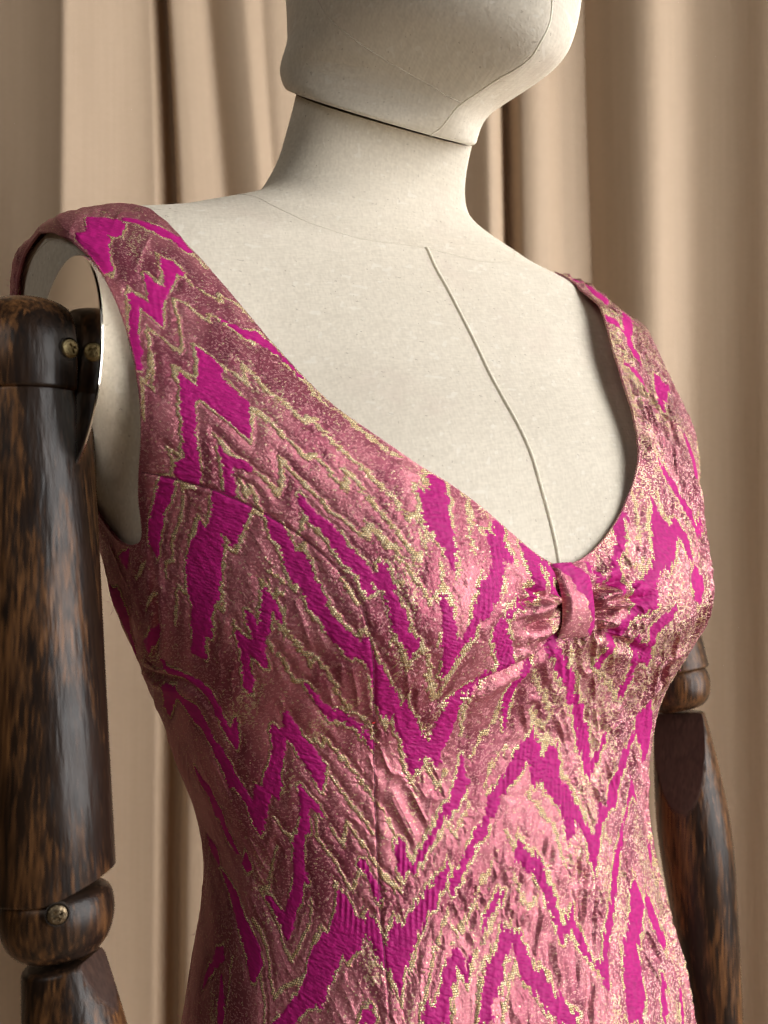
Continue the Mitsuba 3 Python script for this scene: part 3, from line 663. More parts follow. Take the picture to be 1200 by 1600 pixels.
DART_A = np.linspace(.01, 1.6, 150)
DART_K = np.interp(DART_A, [.0, .27, .60, .835, 1.06, 1.225, 1.365, 1.6], [3.0, 3.22, 3.78, 4.45, 5.45, 6.5, 7.55, 9.6])


def head_surf(k, a):
    """k: ring, a: angle in radians, 0 at the face's middle line, + towards its right."""
    ff, fz, bf, bz, w = [q(k) for q in _h]
    c, s = np.cos(a), np.sin(a)
    face = sst(1.0, 4.0, k) * (1 - .45 * sst(7, 11, k)) * (1 - sst(11, 15, k))
    cc = np.sign(c) * np.abs(c) ** np.where(c > 0, 1.0, 1.0)
    wid = np.where(c > 0, 1 - (.44 * sst(.5, 2.5, k) * (1 - sst(5.0, 8.0, k)) - .13 * sst(6, 9, k) * (1 - sst(11, 15, k))) * c ** 2, 1.0)
    m = 1 - ((1 - cc) / 2) ** np.where(c > 0, 1 - .24 * face, 1 - .24 * face * (1 + c))
    return w * s * wid + .0050 * (1 - sst(.5, 4.5, k)) - .0035 * sst(4, 7, k) * (1 - sst(12, 15, k)), bf + (ff - bf) * m, bz + (fz - bz) * m


def head():
    ks, an = np.linspace(0, len(HEAD) - 1, 260), np.linspace(-np.pi, np.pi, 361)[:-1]
    A, K = np.meshgrid(an, ks)
    u, f, z = head_surf(K, A)
    # the front half of the covering is seamed along the middle line and below the jaw
    P = to_world(u, f, z)
    c = P[0].mean(0)
    V = np.vstack([P.reshape(-1, 3), c[None]])
    F = grid_faces(len(ks), 360, True)
    k = np.arange(360)
    F = np.vstack([F[:, [0, 1, 2]], F[:, [0, 2, 3]], np.stack([(k + 1) % 360, k, k * 0 + len(V) - 1], 1)])
    put('mannequin__head', trimesh.Trimesh(V, F, process=False), 'linen_canvas', 40)

    def line(kk, aa, r, out):
        u, f, z = head_surf(np.asarray(kk), np.asarray(aa))
        q = to_world(u, f, z)
        mid = to_world(np.array([0.]), np.array([.01]), np.array([.15]))[0]
        return tube(q + out * (q - mid) / np.linalg.norm(q - mid, axis=1, keepdims=True), r, 8)
    kk = np.linspace(0, 14, 160)
    put('mannequin__head__seam', line(kk, .01 * np.sin(kk * 3), .0007, -.0002), 'plain_linen', True)
    put('mannequin__head__seam', line(DART_K, DART_A, .00042, -.0001), 'linen_stitch', True)


head()


def on_body(pts, lift=0.0, hollow=1.0, n=120):
    """A polyline of (angle, ring) pairs resampled evenly and laid on the figure."""
    q = np.array(pts, float)
    s = np.concatenate([[0], np.cumsum(np.hypot(np.diff(q[:, 0]) * .0025, np.diff(q[:, 1]) * .06))])
    x = np.linspace(0, s[-1], n)
    th, t = PchipInterpolator(s, q[:, 0])(x), PchipInterpolator(s, q[:, 1])(x)
    e = 1e-2
    p0 = to_world(*surf(th, t, hollow))
    a, b = to_world(*surf(th + e, t, hollow)) - p0, to_world(*surf(th, t + e, hollow)) - p0
    nn = np.cross(b, a)
    nn /= np.linalg.norm(nn, axis=1, keepdims=True)
    return p0 + (lift - skin_depth(t))[:, None] * nn, nn


def cord_mesh(path, r, twist=.0032):
    P, nn = path
    n = 12
    tg = np.gradient(P, axis=0)
    tg /= np.linalg.norm(tg, axis=1, keepdims=True)
    s = np.cross(tg, nn)
    L = np.concatenate([[0], np.cumsum(np.linalg.norm(np.diff(P, axis=0), axis=1))])
    a = np.linspace(0, 2 * np.pi, n, endpoint=False)
    rad = r * (1 + .16 * np.cos(2 * (a[None] - 2 * np.pi * L[:, None] / twist)))
    v = P[:, None] + rad[..., None] * (np.cos(a)[None, :, None] * s[:, None] + np.sin(a)[None, :, None] * nn[:, None])
    return (v.reshape(-1, 3), grid_faces(len(P), n, True))


CORD = [(-.5, 9.20), (-.6, 8.7), (-.35, 8.0), (0, 7.0), (.5, 6.5), (.8, 6.0), (.95, 5.5), (1.3, 5.0)]
put('mannequin__front_cord', cord_mesh(on_body(CORD, .0003, n=420), .00105), 'plain_linen', True)
put('mannequin__neck_seam', tube(on_body([(a, float(np.interp(abs(a), [0, 7, 14, 23.5, 35, 53.5, 80, 130], [9.19, 9.10, 9.14, 9.40, 9.77, 10.16, 10.4, 10.5]))) for a in range(-130, 131, 10)], 0)[0], .00030, 6), 'linen_stitch', True)
put('mannequin__shoulder_seam', tube(on_body([(60, 7.9), (66, 8.05), (75.5, 8.27), (92, 8.43), (102, 8.3), (110, 7.9)], 0)[0], .00028, 6), 'linen_stitch', True)
tag('mannequin', 'linen covered dress form with egg shaped head and dark jointed wooden arms', 'mannequin')

# ------------------------------------------------------------------ shoulder plates and jointed wooden arms (parts of the figure)
def axis_frame(a, b):
    """Origin at a, z from a to b, x towards the camera side."""
    return frame(unit(np.asarray(b) - np.asarray(a)), ref=FWD)


def screw(key, pos, direction, r, bsdf, slot=True):
    M = frame(direction)
    head_ = lathe(round_profile([(0, -.002), (r, -.002), (r, .0006), (r * .72, .0013), (0, .0016)], [0, 0, .0004, .0004, 0]), 40)
    if slot:
        a = m3.Manifold.cube((r * 1.15, r * .30, .003), True).translate((0, 0, .0018))
        cross_ = a + a.rotate((0, 0, 90))
        head_ = head_ - cross_.rotate((0, 0, 28))
    put(key, placed(head_, pos, M), bsdf, 35)
    well = lathe([(r * .2, -.0026), (r * 1.22, -.0026), (r * 1.22, -.0001), (r * 1.16, -.0001), (r * 1.16, -.0022), (r * .2, -.0022)], 40)
    put(key + '__recess', placed(well, pos, M), 'dark_slot', 35)


def plate(key, side, R=.0545, off=.2128, f=.0195, z=-.0880):
    c = at(side * off, f, z)
    M = frame(side * RGT + np.array([0, 0, .06]))
    d = lathe(round_profile([(0, -.0004), (R, -.0004), (R, .0002), (R - .0006, .0006), (0, .0006)], [0, 0, .0002, .0002, 0]), 128)
    put(key, placed(d, c, M), 'chrome', 12)


def arm(side, sh, el, wr, key, elbow_rot):
    s = side
    up = np.array([0, 0, 1.0])
    # shoulder block: a domed drum hinged to the plate
    cap = lathe(round_profile([(0, 0), (.0305, 0), (.0312, .014), (.0272, .031), (.0165, .0425), (0, .0452)], [0, .002, .02, .02, .02, 0]), 72)
    M = axis_frame(sh, sh + up)
    Mc = np.stack([unit(np.cross(up, s * RGT)), s * RGT, up], 1)
    gap = (sh - ORG) @ RGT * s - (.2143 if s > 0 else .2010)
    cap = cap.trim_by_plane((0, 1, 0), -gap)
    put(key + '__shoulder_block', placed(cap, sh, np.stack([unit(np.cross(up, s * RGT)), s * RGT, up], 1)), 'stained_wood', 40)
    # upper arm
    L = np.linalg.norm(el - sh)
    Ma = axis_frame(el, sh)
    prof = round_profile([(0, .012), (.0262, .012), (.0272, L * .45), (.0288, L * .85), (.0285, L - .0015), (0, L - .0015)], [0, .0015, .05, .03, .003, 0])
    body = lathe(prof, 72)
    ball = m3.Manifold.sphere(.0272, 72).scale((1, 1, .9))
    body = body - ball.translate((0, 0, -.004))
    cutn = elbow_rot
    body = body.trim_by_plane(cutn[0], cutn[1])
    put(key + '__upper_arm', placed(body, el, Ma), 'stained_wood', 40)
    return Ma


def elbow_and_forearm(key, el, Ma, wr, facet, dark, rs=1.0):
    bowl = lathe(round_profile([(0, -.0150), (.0150, -.0147), (.0218, -.0085), (.0252, .003), (.0235, .014), (0, .017)], [0, .008, .012, .008, .006, 0]), 72).scale((rs, rs, rs))
    put(key + '__elbow_joint', placed(bowl, el, Ma), 'stained_wood', 40)
    L = np.linalg.norm(wr - el)
    Mf = axis_frame(wr, el)
    prof = round_profile([(0, 0), (.016, 0), (.0210, L * .25), (.0268, L * .58), (.0222, L * .80), (.0175, L - .0165), (0, L - .0165)], [0, .004, .05, .06, .04, .003, 0])
    fa = lathe(prof, 80).scale((rs, rs, 1))
    nv, off = facet
    nv = unit(nv)
    cut = fa.trim_by_plane(tuple(-nv), -off)
    put(key + '__forearm', placed(cut, wr, Mf), 'stained_wood', 35)
    # the sawn flat face, a thin sheet proud of the cut
    sec = fa.trim_by_plane(tuple(-nv), -(off - .0004)).trim_by_plane(tuple(nv), off - .0002 - .0004 + .0)
    sl = fa.trim_by_plane(tuple(-nv), -(off + .0004)).trim_by_plane(tuple(nv), off - .0006)
    put(key + '__forearm__flat_face', placed(sl, wr, Mf), dark, 35)
    return Mf


plate('mannequin__shoulder_plate', 1)
plate('mannequin__shoulder_plate', -1, .0500, .1990, -.02)
sh1, el1 = at(.2300, .0195, -.1000), at(.2235, .0500, -.3335)
wr1 = el1 + vec(-.030, .034, -.243)
Ma1 = arm(1, sh1, el1, wr1, 'mannequin__arm', ((.30, -.10, 1), .0125))
elbow_and_forearm('mannequin__arm', el1, Ma1, wr1, ((-.68, .66, .32), .947 * .0135 + .32 * (.2459 - .0165)), 'end_grain')
sh2, el2 = at(-.2180, -.034, -.1050), at(-.2310, .010, -.279)
wr2 = el2 + vec(-.014, .026, -.246)
Ma2 = arm(-1, sh2, el2, wr2, 'mannequin__arm_001', ((-.15, .3, 1), .0085))
elbow_and_forearm('mannequin__arm_001', el2, Ma2, wr2, ((.86, .40, .32), .947 * .002 + .32 * (.2493 - .0165)), 'end_grain')


def side_screw(key, base, ang, rad, z, r, bsdf):
    a = math.radians(ang)
    d = vec(math.cos(a), math.sin(a), 0)
    screw(key, base + rad * d + np.array([0, 0, z]), d, r, bsdf)


side_screw('mannequin__arm__screw', sh1, 112, .0309, .018, .0042, 'brass')
side_screw('mannequin__arm__screw', el1, 74, .0253, .012, .0040, 'aged_brass')
labels['mannequin__arm'] = {'label': 'near wooden arm with brass screws at shoulder and elbow'}
labels['mannequin__arm_001'] = {'label': 'far wooden arm partly hidden behind the dress'}
labels['mannequin__shoulder_plate'] = {'label': 'round mirror bright metal plate behind the near shoulder block'}

# ------------------------------------------------------------------ the dress
def parse(s):
    return [[tuple(float(c) for c in q.split(',')) for q in line.split()] for line in s.strip().splitlines()]


KA, KT = math.radians(.1) * .150, .000063      # rough metres per tenth of a degree and per thousandth of a ring: one flat metric for the pattern
A0, A1, T0, T1 = -104.0, 132.0, .86, 9.75
CELL = .00060


def rows(t0, t1, step):
    t = np.linspace(t0, t1, 1500)
    a = np.zeros(len(t))
    for th in (-45, 0, 30, 60, 90):
        p = to_world(*surf(np.full(len(t), float(th)), t, 0.0))
        a[1:] += np.cumsum(np.linalg.norm(np.diff(p, axis=0), axis=1)) / 5
    return np.interp(np.linspace(0, a[-1], int(a[-1] / step)), a, t)


ts = rows(T0, T1, CELL)
ths = np.linspace(A0, A1, int(math.radians(A1 - A0) * .150 / CELL))
P0, N0 = dress_grid(ths, ts)
NR, NC = len(ts), len(ths)
TH, TT = np.meshgrid(ths, ts)
QA, QT = TH * 10 * KA, TT * 1000 * KT            # the flat metric
seg = np.linalg.norm(np.diff(P0, axis=1), axis=-1)
arc = np.concatenate([np.zeros((NR, 1)), np.cumsum(seg, 1)], 1)
XA = arc - arc[:, [int(np.argmin(abs(ths)))]]
YA = np.concatenate([np.zeros((1, NC)), np.cumsum(np.linalg.norm(np.diff(P0, axis=0), axis=-1), 0)], 0)
YA = YA.mean(1, keepdims=True) * .5 + YA * .5
UV = np.stack([XA, YA], -1)


def flat(poly):
    q = np.array(poly, float)
    return q * np.array([KA, KT])


def dense(q, step=.0005):
    L = np.concatenate([[0], np.cumsum(np.linalg.norm(np.diff(q, axis=0), axis=1))])
    x = np.linspace(0, L[-1], max(2, int(L[-1] / step)))
    return np.stack([np.interp(x, L, q[:, 0]), np.interp(x, L, q[:, 1])], 1)


def smooth_line(q, step=.0006, rounds=3):
    q = dense(q, step)
    k = max(2, int(.004 / step))
    for c in range(2):
        q[:, c] = np.interp(np.arange(len(q)), np.arange(len(q)), ndimage.gaussian_filter1d(q[:, c], k, mode='nearest'))
    return q


# outline of the cloth: neck edge and armholes (angle / ring, as above)
NECK = [(-1800, 7150), (-1600, 7300), (-1400, 7900), (-1200, 8700), (-950, 9420), (-750, 9620), (-600, 9620), (-505, 9526), (-456, 9250), (-391, 8767), (-323, 8175), (-275, 7468), (-249, 6952), (-219, 6558), (-193, 6298), (-172, 6093), (-143, 5846), (-110, 5662), (-71, 5494), (-34, 5358), (-11, 5299),
        (12, 5255), (30, 5287), (53, 5349), (91, 5489), (130, 5674), (161, 5827), (189, 5952), (216, 6172), (233, 6333), (239, 6450), (246, 6725), (264, 7068), (291, 7585), (311, 7959), (346, 8358), (397, 8616), (515, 8980),
        (640, 9180), (800, 9260), (1000, 9140), (1200, 8600), (1400, 7900), (1600, 7300), (1800, 7150)]
ARMHOLE = [(908, 8579), (840, 8480), (765, 8340), (630, 8107), (577, 7841), (548, 7519), (536, 7187), (533, 6917), (552, 6667), (594, 6435), (642, 6223), (682, 6058), (719, 5890), (748, 5724), (759, 5580), (770, 5456), (799, 5422), (833, 5412), (867, 5440), (900, 5530), (960, 5720), (1050, 6000), (1120, 6400), (1110, 7000), (1085, 7550), (1035, 8030), (985, 8400), (950, 8540)]
near_hole = shapely.Polygon(smooth_line(flat(ARMHOLE + ARMHOLE[:1]))).buffer(0)
far_hole = shapely.Polygon(smooth_line(flat([(-a * .96 - 60 * max(0, 1 - abs(a - 620) / 260), t) for a, t in ARMHOLE + ARMHOLE[:1]]))).buffer(0)
neck_line = smooth_line(flat(NECK))
cloth = shapely.Polygon(np.vstack([neck_line, [[3000 * KA, 7150 * KT], [3000 * KA, -500 * KT], [-3000 * KA, -500 * KT], [-3000 * KA, 7150 * KT]]])).buffer(0)
cloth = cloth.difference(near_hole).difference(far_hole)
shapely.prepare(cloth)
edge_pts = np.vstack([dense(np.array(r.coords), .0003) for r in [cloth.exterior, *cloth.interiors]])
edge_tree = cKDTree(edge_pts)


def edge_field(qa, qt):
    """Signed distance to the cloth's outline in the flat metric, positive inside."""
    d, _ = edge_tree.query(np.stack([qa, qt], -1).reshape(-1, 2), distance_upper_bound=.03)
    d = np.where(np.isfinite(d), d, .03).reshape(qa.shape)
    return np.where(shapely.contains_xy(cloth, qa, qt), d, -d)


PHI = edge_field(QA, QT)

# the woven floats: rasterised on the thread grid, with the small steps of the weave
thread = (np.floor(YA / .0011)).astype(int)
rng = np.random.default_rng(7)
jig = rng.normal(0, .00048, 4000)
jag = jig[(thread * 7 + (XA / .012).astype(int) * 131) % 4000]
sa = QA + jag + .0006 * (N3(np.stack([XA * 400, YA * 300, XA * 0], -1), 3) - .5)
spike = rng.normal(0, 1, 5000)[(np.floor(XA / .0012).astype(int) * 3 + np.floor(YA / .03).astype(int) * 617) % 5000]
st = QT + .0011 * sst(.15, .07, XA) * spike + .0011 * (N3(np.stack([XA * 330, YA * 260, XA * 0 + 9], -1), 4) - .5)
mask = np.zeros((NR, NC), bool)
for poly in parse(FLOATS):
    g = shapely.Polygon(flat(poly)).buffer(0).buffer(.0008)
    if g.is_empty:
        continue
    x0, y0, x1, y1 = g.bounds
    j0, j1 = np.searchsorted(ths * 10 * KA, [x0 - .003, x1 + .003])
    i0, i1 = np.searchsorted(ts * 1000 * KT, [y0 - .003, y1 + .003])
    sl = np.s_[max(i0, 0):i1, max(j0, 0):j1]
    mask[sl] |= shapely.contains_xy(g, sa[sl], st[sl])
# where the photograph does not reach (round the side and back) the figure goes on as plain flames
low = TT < np.interp(TH, [-60, -20, 20, 80], [1.25, 1.45, 1.75, 1.8])
for k in range(84):
    a_ = rng.uniform(-1020, -560) if k % 2 else rng.uniform(1130, 1330)
    t_ = rng.uniform(900, 8300)
    if k >= 46:
        a_, t_ = rng.uniform(-700, 1150), rng.uniform(700, 1500)
    L_ = rng.uniform(.02, .06) / KT
    sl_ = rng.choice([-1, 1]) * rng.uniform(.15, .5)
    w_ = rng.uniform(.003, .008) / KA
    pts = [(a_ + sl_ * L_ * KT / KA * s + w_ * .5 * math.sin(3.1 * s) * c + rng.normal(0, w_ * .12), t_ + L_ * s) for c, ss_ in ((-1, np.linspace(0, 1, 7)), (1, np.linspace(1, 0, 7))) for s in ss_]
    g = shapely.Polygon(flat(pts)).buffer(0)
    if not g.is_empty:
        mask |= shapely.contains_xy(g, sa, st) & ((TH > 112) | (TH < -54) | low)
mask &= PHI > .0002
din = ndimage.distance_transform_edt(mask) * CELL
dout = ndimage.distance_transform_edt(~mask) * CELL

gl = np.vstack([smooth_line(flat(q), .0004) if 0 else dense(flat(q), .0004) for q in parse(GOLD_LINES)])
gd, gi = cKDTree(gl).query(np.stack([sa, st], -1).reshape(-1, 2), distance_upper_bound=.02)
gd = np.where(np.isfinite(gd), gd, .02).reshape(NR, NC)
gap = N3(np.stack([XA * 130, YA * 130, XA * 0 + 4], -1), 8)
wide = N3(np.stack([XA * 240, YA * 240, XA * 0 + 2], -1), 9)
side_fac = sst(-.02, .10, -XA)
gold = (gd < .00080 + .00030 * wide) & ~mask
gold |= (~mask) & (dout > .0002) & (dout < .0011 + .0006 * wide) & (gap > .44)
speck = N3(np.stack([XA * 700, YA * 500, XA * 0 + 2], -1), 19)
zone = meshkit.fbm(np.stack([XA * 38 + 5, YA * 16 + .5 * np.abs(((XA * 14) % 1) - .5) * 2, XA * 0], -1), 3, 23)
gold |= (~mask) & (speck > .62) & (zone > .80 - .20 * sst(.0, .10, -XA - .01))
gline = np.where(mask, 0, np.minimum(gd, np.abs(dout - .001)))

# relief of the cloth, in metres along its normal
def lines_field(data, upper=.03):
    q = [smooth_line(flat(s), .0004) for s in parse(data)]
    pts = np.vstack(q)
    w = np.concatenate([np.sin(np.linspace(.15, math.pi - .15, len(s))) * (1.2 if k >= 10 else 1.0) for k, s in enumerate(q)])
    d, i = cKDTree(pts).query(np.stack([QA, QT], -1).reshape(-1, 2), distance_upper_bound=upper)
    ok = np.isfinite(d)
    return np.where(ok, d, upper).reshape(NR, NC), np.where(ok, w[np.minimum(i, len(w) - 1)], 0).reshape(NR, NC)


def waves(lx, ly, ang, seed):
    c, s = math.cos(ang), math.sin(ang)
    return N3(np.stack([(XA * c + YA * s) / lx, (-XA * s + YA * c) / ly, XA * 0 + seed], -1), seed) - .5


dall = np.where(mask, 0, np.minimum(dout, np.maximum(gd - .0006, 0)))
pillow = 1 - np.exp(-(dall / .0030) ** 2)
H = .0008 * pillow
lean = N3(np.stack([XA * 18, YA * 10, XA * 0], -1), 31)
crink = (1 - np.abs(waves(.0052, .022, .42, 41)) * 2) ** 2 * sst(.35, .65, lean) + (1 - np.abs(waves(.0052, .022, -.42, 42)) * 2) ** 2 * (1 - sst(.35, .65, lean))
fine = (1 - np.abs(waves(.0024, .0085, .3, 43)) * 2)
where = sst(.32, .62, meshkit.fbm(np.stack([XA * 24, YA * 20, XA * 0 + 3], -1), 2, 44))
litside = sst(-.15, .04, -XA)
H += ((.0007 + .0032 * litside) * (crink - .5) * where + (.00014 + .0010 * litside) * (fine - .5)) * np.where(mask, .35, .3 + .7 * pillow)
H += .0011 * waves(.018, .035, .3, 45) + .0022 * waves(.045, .07, -.2, 46)
ribs = np.sin(2 * np.pi * (XA + .12 * YA + .0015 * waves(.012, .02, 0, 47)) / .0026)
ribbed = sst(.46, .66, N3(np.stack([XA * 22 + 4, YA * 14, XA * 0], -1), 48) + .50 * sst(-.15, -.09, -XA) - .40 - .12 * sst(.0, .04, -XA))
H += np.where(mask, .00050 * np.sqrt(np.clip(din / .0016, 0, 1)) + .00030 * sst(2.7, 3.1, TT) * ribs * ribbed * np.clip(din / .0015, 0, 1) + .00008 * (rng.random((NR, NC)) - .5), 0)
H += np.where(gold, .00045 + .00022 * (rng.random((NR, NC)) - .5), 0)
# gathers drawn in to the knot at the middle of the bust
kx, ky = .002, float(np.interp(5.04, ts, YA[:, int(np.argmin(abs(ths)))]))
dx, dy = XA - kx, YA - ky
r = np.hypot(dx, dy) + 1e-6
an = np.arctan2(dy, np.abs(dx))
fold = np.sin(an * 7.5 + .6 + 14 * r + 1.2 * waves(.02, .02, 0, 50)) + .5 * np.sin(an * 13 + 2.0 - 30 * r)
sharp = np.sign(fold) * np.abs(fold) ** .75 - .25
H += .0024 * sharp * np.exp(-(r / .036) ** 2) * np.exp(-(an / .95) ** 2) * sst(.003, .012, r)
H += .0050 * np.exp(-((r - .021) / .012) ** 2) * np.exp(-((an - .05) / .5) ** 2)
H -= .0052 * np.exp(-(dx / .0098) ** 4) * np.exp(-(dy / .013) ** 2)
# creases and seams
cd, cw = lines_field(CREASES)
knotted = np.exp(-(r / .045) ** 2)
H -= (.0022 + .0036 * knotted) * cw * np.exp(-(cd / (.0019 - .0005 * knotted)) ** 2) - (.0008 + .0022 * knotted) * cw * np.exp(-((cd - .0050) / .0026) ** 2)
sd, sw = lines_field(SEAMS)
H += -.0006 * np.exp(-(sd / .0007) ** 2) + .0002 * np.exp(-((sd - .0025) / .002) ** 2)
H += .0035 * np.exp(-((TH - 94) / 5.5) ** 2 - ((TT - 5.12) / .30) ** 2)      # cloth bunched under the arm
pucker = np.sin(2 * np.pi * YA / .0048 + 5 * waves(.01, .012, 0, 52)) * np.exp(-((sd - .002) / .006) ** 2)
H += .00012 * pucker
# the edges are pressed flat
H *= .15 + .85 * sst(.0, .007, PHI)
# the far strap bridges from bust to shoulder and stands off the chest along its neck edge
H += .0055 * np.exp(-(np.maximum(PHI, 0) / .022) ** 2) * sst(5.55, 6.1, TT) * (1 - sst(8.0, 9.0, TT)) * sst(8, 16, -TH)
P1 = P0 + N0 * H[..., None]
N1 = normals(P1)

# faces: one piece for each float, one for the gold, one for the rose ground
kind = np.zeros((NR, NC), np.int32)
kind[gold] = 1
lab, nlab = ndimage.label(mask)
size = ndimage.sum(mask, lab, np.arange(1, nlab + 1)) if nlab else np.array([])
big = np.argsort(-size)[:110]
for rank, k in enumerate(big):
    if size[k] >= 30:
        kind[lab == k + 1] = 2 + rank
quads = grid_faces(NR, NC)
qk = kind.ravel()[quads[:, 0]]
tri = np.vstack([quads[:, [0, 1, 2]], quads[:, [0, 2, 3]]])
tk = np.concatenate([qk, qk])
phi = PHI.ravel()
inside = phi[tri] > 0
cnt = inside.sum(1)
V, UVf, NV = P1.reshape(-1, 3), UV.reshape(-1, 2), N1.reshape(-1, 3)


def clip_cloth(tri, tk):
    """Triangles cut along phi = 0: (vertices, uv, normals, faces, kinds, cut edges)."""
    extra_v, extra_uv, extra_n, memo, faces, kinds, cuts = [], [], [], {}, [], [], []

    def cut(a, b):
        key = (a, b) if a < b else (b, a)
        if key not in memo:
            s = phi[key[0]] / (phi[key[0]] - phi[key[1]])
            memo[key] = len(V) + len(extra_v)
            for lst, src in ((extra_v, V), (extra_uv, UVf), (extra_n, NV)):
                lst.append(src[key[0]] * (1 - s) + src[key[1]] * s)
        return memo[key]
    for f, k in zip(tri, tk):
        ins = [phi[i] > 0 for i in f]
        n = sum(ins)
        if n == 1:
            i = ins.index(True)
            a, b, c = f[i], f[(i + 1) % 3], f[(i + 2) % 3]
            x, y = cut(a, b), cut(a, c)
            faces.append((a, x, y)); kinds.append(k); cuts.append((x, y))
        else:
            i = ins.index(False)
            a, b, c = f[i], f[(i + 1) % 3], f[(i + 2) % 3]
            x, y = cut(a, b), cut(a, c)
            faces += [(x, b, c), (x, c, y)]; kinds += [k, k]; cuts.append((y, x))
    return (np.vstack([V, extra_v]), np.vstack([UVf, extra_uv]), np.vstack([NV, extra_n]), np.array(faces), np.array(kinds), np.array(cuts))


full, part_ = cnt == 3, (cnt > 0) & (cnt < 3)
VA, UVA, NA, cf, ck, cuts = clip_cloth(tri[part_], tk[part_])
F_all, K_all = np.vstack([tri[full], cf]), np.concatenate([tk[full], ck])
nrm = np.zeros_like(VA)
fn = np.cross(VA[F_all[:, 1]] - VA[F_all[:, 0]], VA[F_all[:, 2]] - VA[F_all[:, 0]])
for c in range(3):
    np.add.at(nrm, F_all[:, c], fn)
nrm /= np.linalg.norm(nrm, axis=1, keepdims=True) + 1e-20


def sub(faces):
    ids, inv = np.unique(faces, return_inverse=True)
    return ids, inv.reshape(-1, 3)


def cloth_piece(key, faces, bsdf):
    ids, f = sub(faces)
    path = meshkit.write_ply((VA[ids], f), False, UVA[ids], None, normals=nrm[ids])
    k, n = key, 0
    while k in scene:
        n += 1
        k = f'{key}_{n:03d}'
    scene[k] = {'type': 'ply', 'filename': path, 'face_normals': False, 'bsdf': {'type': 'ref', 'id': bsdf}}
    return k


SEAM_TH = 0
cloth_piece('dress__bodice', F_all[K_all == 0], 'rose_lurex')
cloth_piece('dress__gold_outline', F_all[K_all == 1], 'gold_lurex')
labels['dress__gold_outline'] = {'label': 'gold lurex outlines and flecks woven round the magenta flames', 'kind': 'stuff'}
for k in range(2, 2 + len(big)):
    fk = F_all[K_all == k]
    if len(fk):
        cloth_piece('dress__magenta_flame', fk, 'magenta_yarn')

# turned edges: the cloth rolls over and back along neckline and armholes
cn = np.unique(cuts)
c_out = {}
pa, pb = VA[cuts[:, 0]], VA[cuts[:, 1]]
acc = np.zeros_like(VA)
tang = pb - pa
out_ = np.cross(tang, nrm[cuts[:, 0]])
out_ /= np.linalg.norm(out_, axis=1, keepdims=True) + 1e-12
for c in range(2):
    np.add.at(acc, cuts[:, c], out_)
outv = acc / (np.linalg.norm(acc, axis=1, keepdims=True) + 1e-12)
ids = np.unique(cuts)
loc = -np.ones(len(VA), int)
loc[ids] = np.arange(len(ids))
prof = [(0, 0), (.00045, -.00018), (.00062, -.00062), (.00040, -.00120), (-.00050, -.00160), (-.0035, -.0021), (-.0060, -.0022)]
ring = [VA[ids] + a * outv[ids] + b * nrm[ids] for a, b in prof]
E = loc[cuts]
fs = []
m = len(ids)
for k in range(len(prof) - 1):
    fs.append(np.stack([E[:, 0] + k * m, E[:, 1] + k * m, E[:, 1] + (k + 1) * m, E[:, 0] + (k + 1) * m], 1))
put('dress__turned_edge', (np.vstack(ring), np.vstack(fs)), 'rose_lurex', True, np.vstack([UVA[ids] + np.array([.0011, .0013]) * k for k in range(len(prof))]))

# the back of the dress, coarser
tb = np.concatenate([np.linspace(.0, T0, 12), rows(T0, T1, .0028)[1:]])
for key, a0, a1 in (('dress__back_panel', A1 - .3, 360 + A0 + .3),):
    thb = np.linspace(a0, a1, 150)
    tha = np.where(thb > 180, thb - 360, thb)
    Pb, Nb = dress_grid(tha, tb)
    ph = edge_field(np.meshgrid(tha, tb)[0] * 10 * KA, np.meshgrid(tha, tb)[1] * 1000 * KT)
    Pb = Pb - .0004 * Nb
    q = grid_faces(len(tb), len(thb))
    q = q[(ph.ravel()[q] > 0).all(1)]
    ab = np.concatenate([np.zeros((len(tb), 1)), np.cumsum(np.linalg.norm(np.diff(Pb, axis=1), axis=-1), 1)], 1)
    put(key, (Pb.reshape(-1, 3), q), 'rose_lurex', True, np.stack([ab + .4, np.broadcast_to(tb[:, None] * .06, ab.shape)], -1).reshape(-1, 2))
# below the frame the skirt goes on
thb = np.linspace(A0, A1, 160)
tb = np.linspace(.0, T0 + .02, 14)
Pb, Nb = dress_grid(thb, tb)
put('dress__skirt', ((Pb - .0004 * Nb).reshape(-1, 3), grid_faces(len(tb), len(thb))), 'rose_lurex', True, np.stack(np.meshgrid(thb * .0026, tb * .06), -1).reshape(-1, 2))


def at_line(data, lift):
    out = []
    for q in parse(data):
        q = smooth_line(flat(q), .0006)
        i = np.clip(np.searchsorted(ts * 1000 * KT, q[:, 1]), 1, NR - 1)
        j = np.clip(np.searchsorted(ths * 10 * KA, q[:, 0]), 1, NC - 1)
        p = P1[i, j] + lift * N0[i, j]
        for c in range(3):
            p[:, c] = ndimage.gaussian_filter1d(p[:, c], 2.5, mode='nearest')
        out.append((p, N0[i, j]))
    return out


for p, n in at_line(SEAMS, .00012):
    put('dress__princess_seam', tube(p[3:], .00022, 6), 'seam_thread', True)

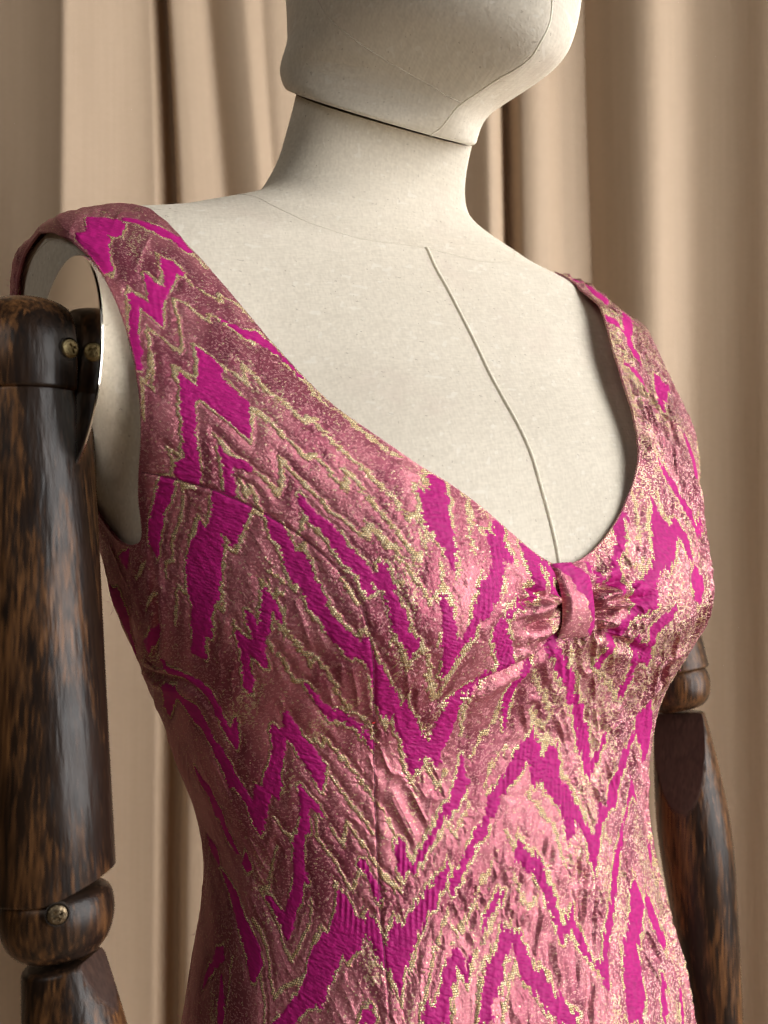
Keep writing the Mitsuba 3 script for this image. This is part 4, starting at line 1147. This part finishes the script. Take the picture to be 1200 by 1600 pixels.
# the knot: a narrow band wrapped over the gathers
def knot():
    vs, us = np.linspace(0, 1, 110), np.linspace(-1, 1, 60)
    U_, V_ = np.meshgrid(us, vs)
    tt = 5.29 - .50 * V_
    th0 = .6 - 1.3 * V_
    half = 2.75 - .55 * np.sin(np.pi * V_) + .15 * V_
    th = th0 + half * U_
    p = to_world(*surf(th, tt, 0.0))
    a, b = to_world(*surf(th + .05, tt, 0.0)) - p, to_world(*surf(th, tt + .01, 0.0)) - p
    n = np.cross(b, a)
    n /= np.linalg.norm(n, axis=-1, keepdims=True)
    lift = .0022 + .0042 * np.sin(np.pi * np.clip(V_ * .94 + .05, 0, 1)) ** .8
    lift = lift * np.sqrt(np.clip(1 - np.abs(U_) ** 3.2 * .93, 0, 1)) + .0003 * np.sin(7 * U_ + 3 * V_) * (1 - U_ ** 2) + .0011 * (N3(np.stack([U_ * 3, V_ * 6, U_ * 0], -1), 61) - .5)
    q = p + n * lift[..., None]
    ed = .10 * np.sin(23 * V_) + .06 * np.sin(57 * V_)
    mg = (U_ < np.maximum(.9 - 2.2 * V_, -.55) + ed) & (U_ > np.maximum(-.95, -.1 - 4 * V_) + ed)
    F = grid_faces(110, 60)
    uv = np.stack([U_ * .0085 + .03, V_ * .037], -1).reshape(-1, 2)
    sel = mg.ravel()[F[:, 0]]
    nn = normals(q)
    for key, m_, bs in (('dress__knot_band', ~sel, 'rose_lurex'), ('dress__knot_band__magenta_flame', sel, 'magenta_yarn')):
        ids = np.unique(F[m_])
        inv = -np.ones(110 * 60, int)
        inv[ids] = np.arange(len(ids))
        put(key, (q.reshape(-1, 3)[ids], inv[F[m_]]), bs, True, uv[ids])


knot()
# a red thread end left in the princess seam
i_, j_ = int(np.searchsorted(ts, THREAD_AT[1])), int(np.searchsorted(ths, THREAD_AT[0]))
q0, n0 = P1[i_, j_], N0[i_, j_]
put('dress__red_thread', tube(np.array([q0 - .0004 * n0, q0 + .0006 * n0 + vec(.0004, 0, .0003), q0 + .0009 * n0 + vec(-.0003, 0, .0008), q0 + .0003 * n0 + vec(-.0009, 0, .0004), q0 - .0002 * n0 + vec(-.001, 0, -.0003)]), .00032, 8), 'red_thread', True)
# a few loose fibres standing off the cloth
fr = np.random.default_rng(21)
fib = []
for k in range(170):
    i_ = int(np.searchsorted(ts, fr.uniform(1.4, 8.4)))
    j_ = int(np.searchsorted(ths, fr.uniform(-80, -38) if k % 3 else fr.uniform(92, 118)))
    if PHI[i_, j_] < .002:
        continue
    b_ = P1[i_, j_]
    d_ = unit(N0[i_, j_] + fr.normal(0, .7, 3))
    e_ = unit(np.cross(d_, fr.normal(0, 1, 3)))
    s_ = np.linspace(0, 1, 5)[:, None] * fr.uniform(.0015, .0045)
    fib.append(tube(b_ + d_ * s_ + e_ * s_ ** 2 * fr.uniform(60, 160), .00007, 4))
put('dress__loose_fibre', trimesh.util.concatenate(fib), 'fibre', True)
labels['dress__knot_band'] = {'label': 'narrow upright band wrapped over the gathers at the V neckline'}
labels['dress__red_thread'] = {'label': 'tiny red thread end caught in the front seam'}
labels['dress__loose_fibre'] = {'label': 'fine loose fibres along the outline of the dress', 'kind': 'stuff'}
tag('dress', 'sleeveless rose gold lurex brocade dress with magenta flame pattern and knotted V neckline', 'dress')
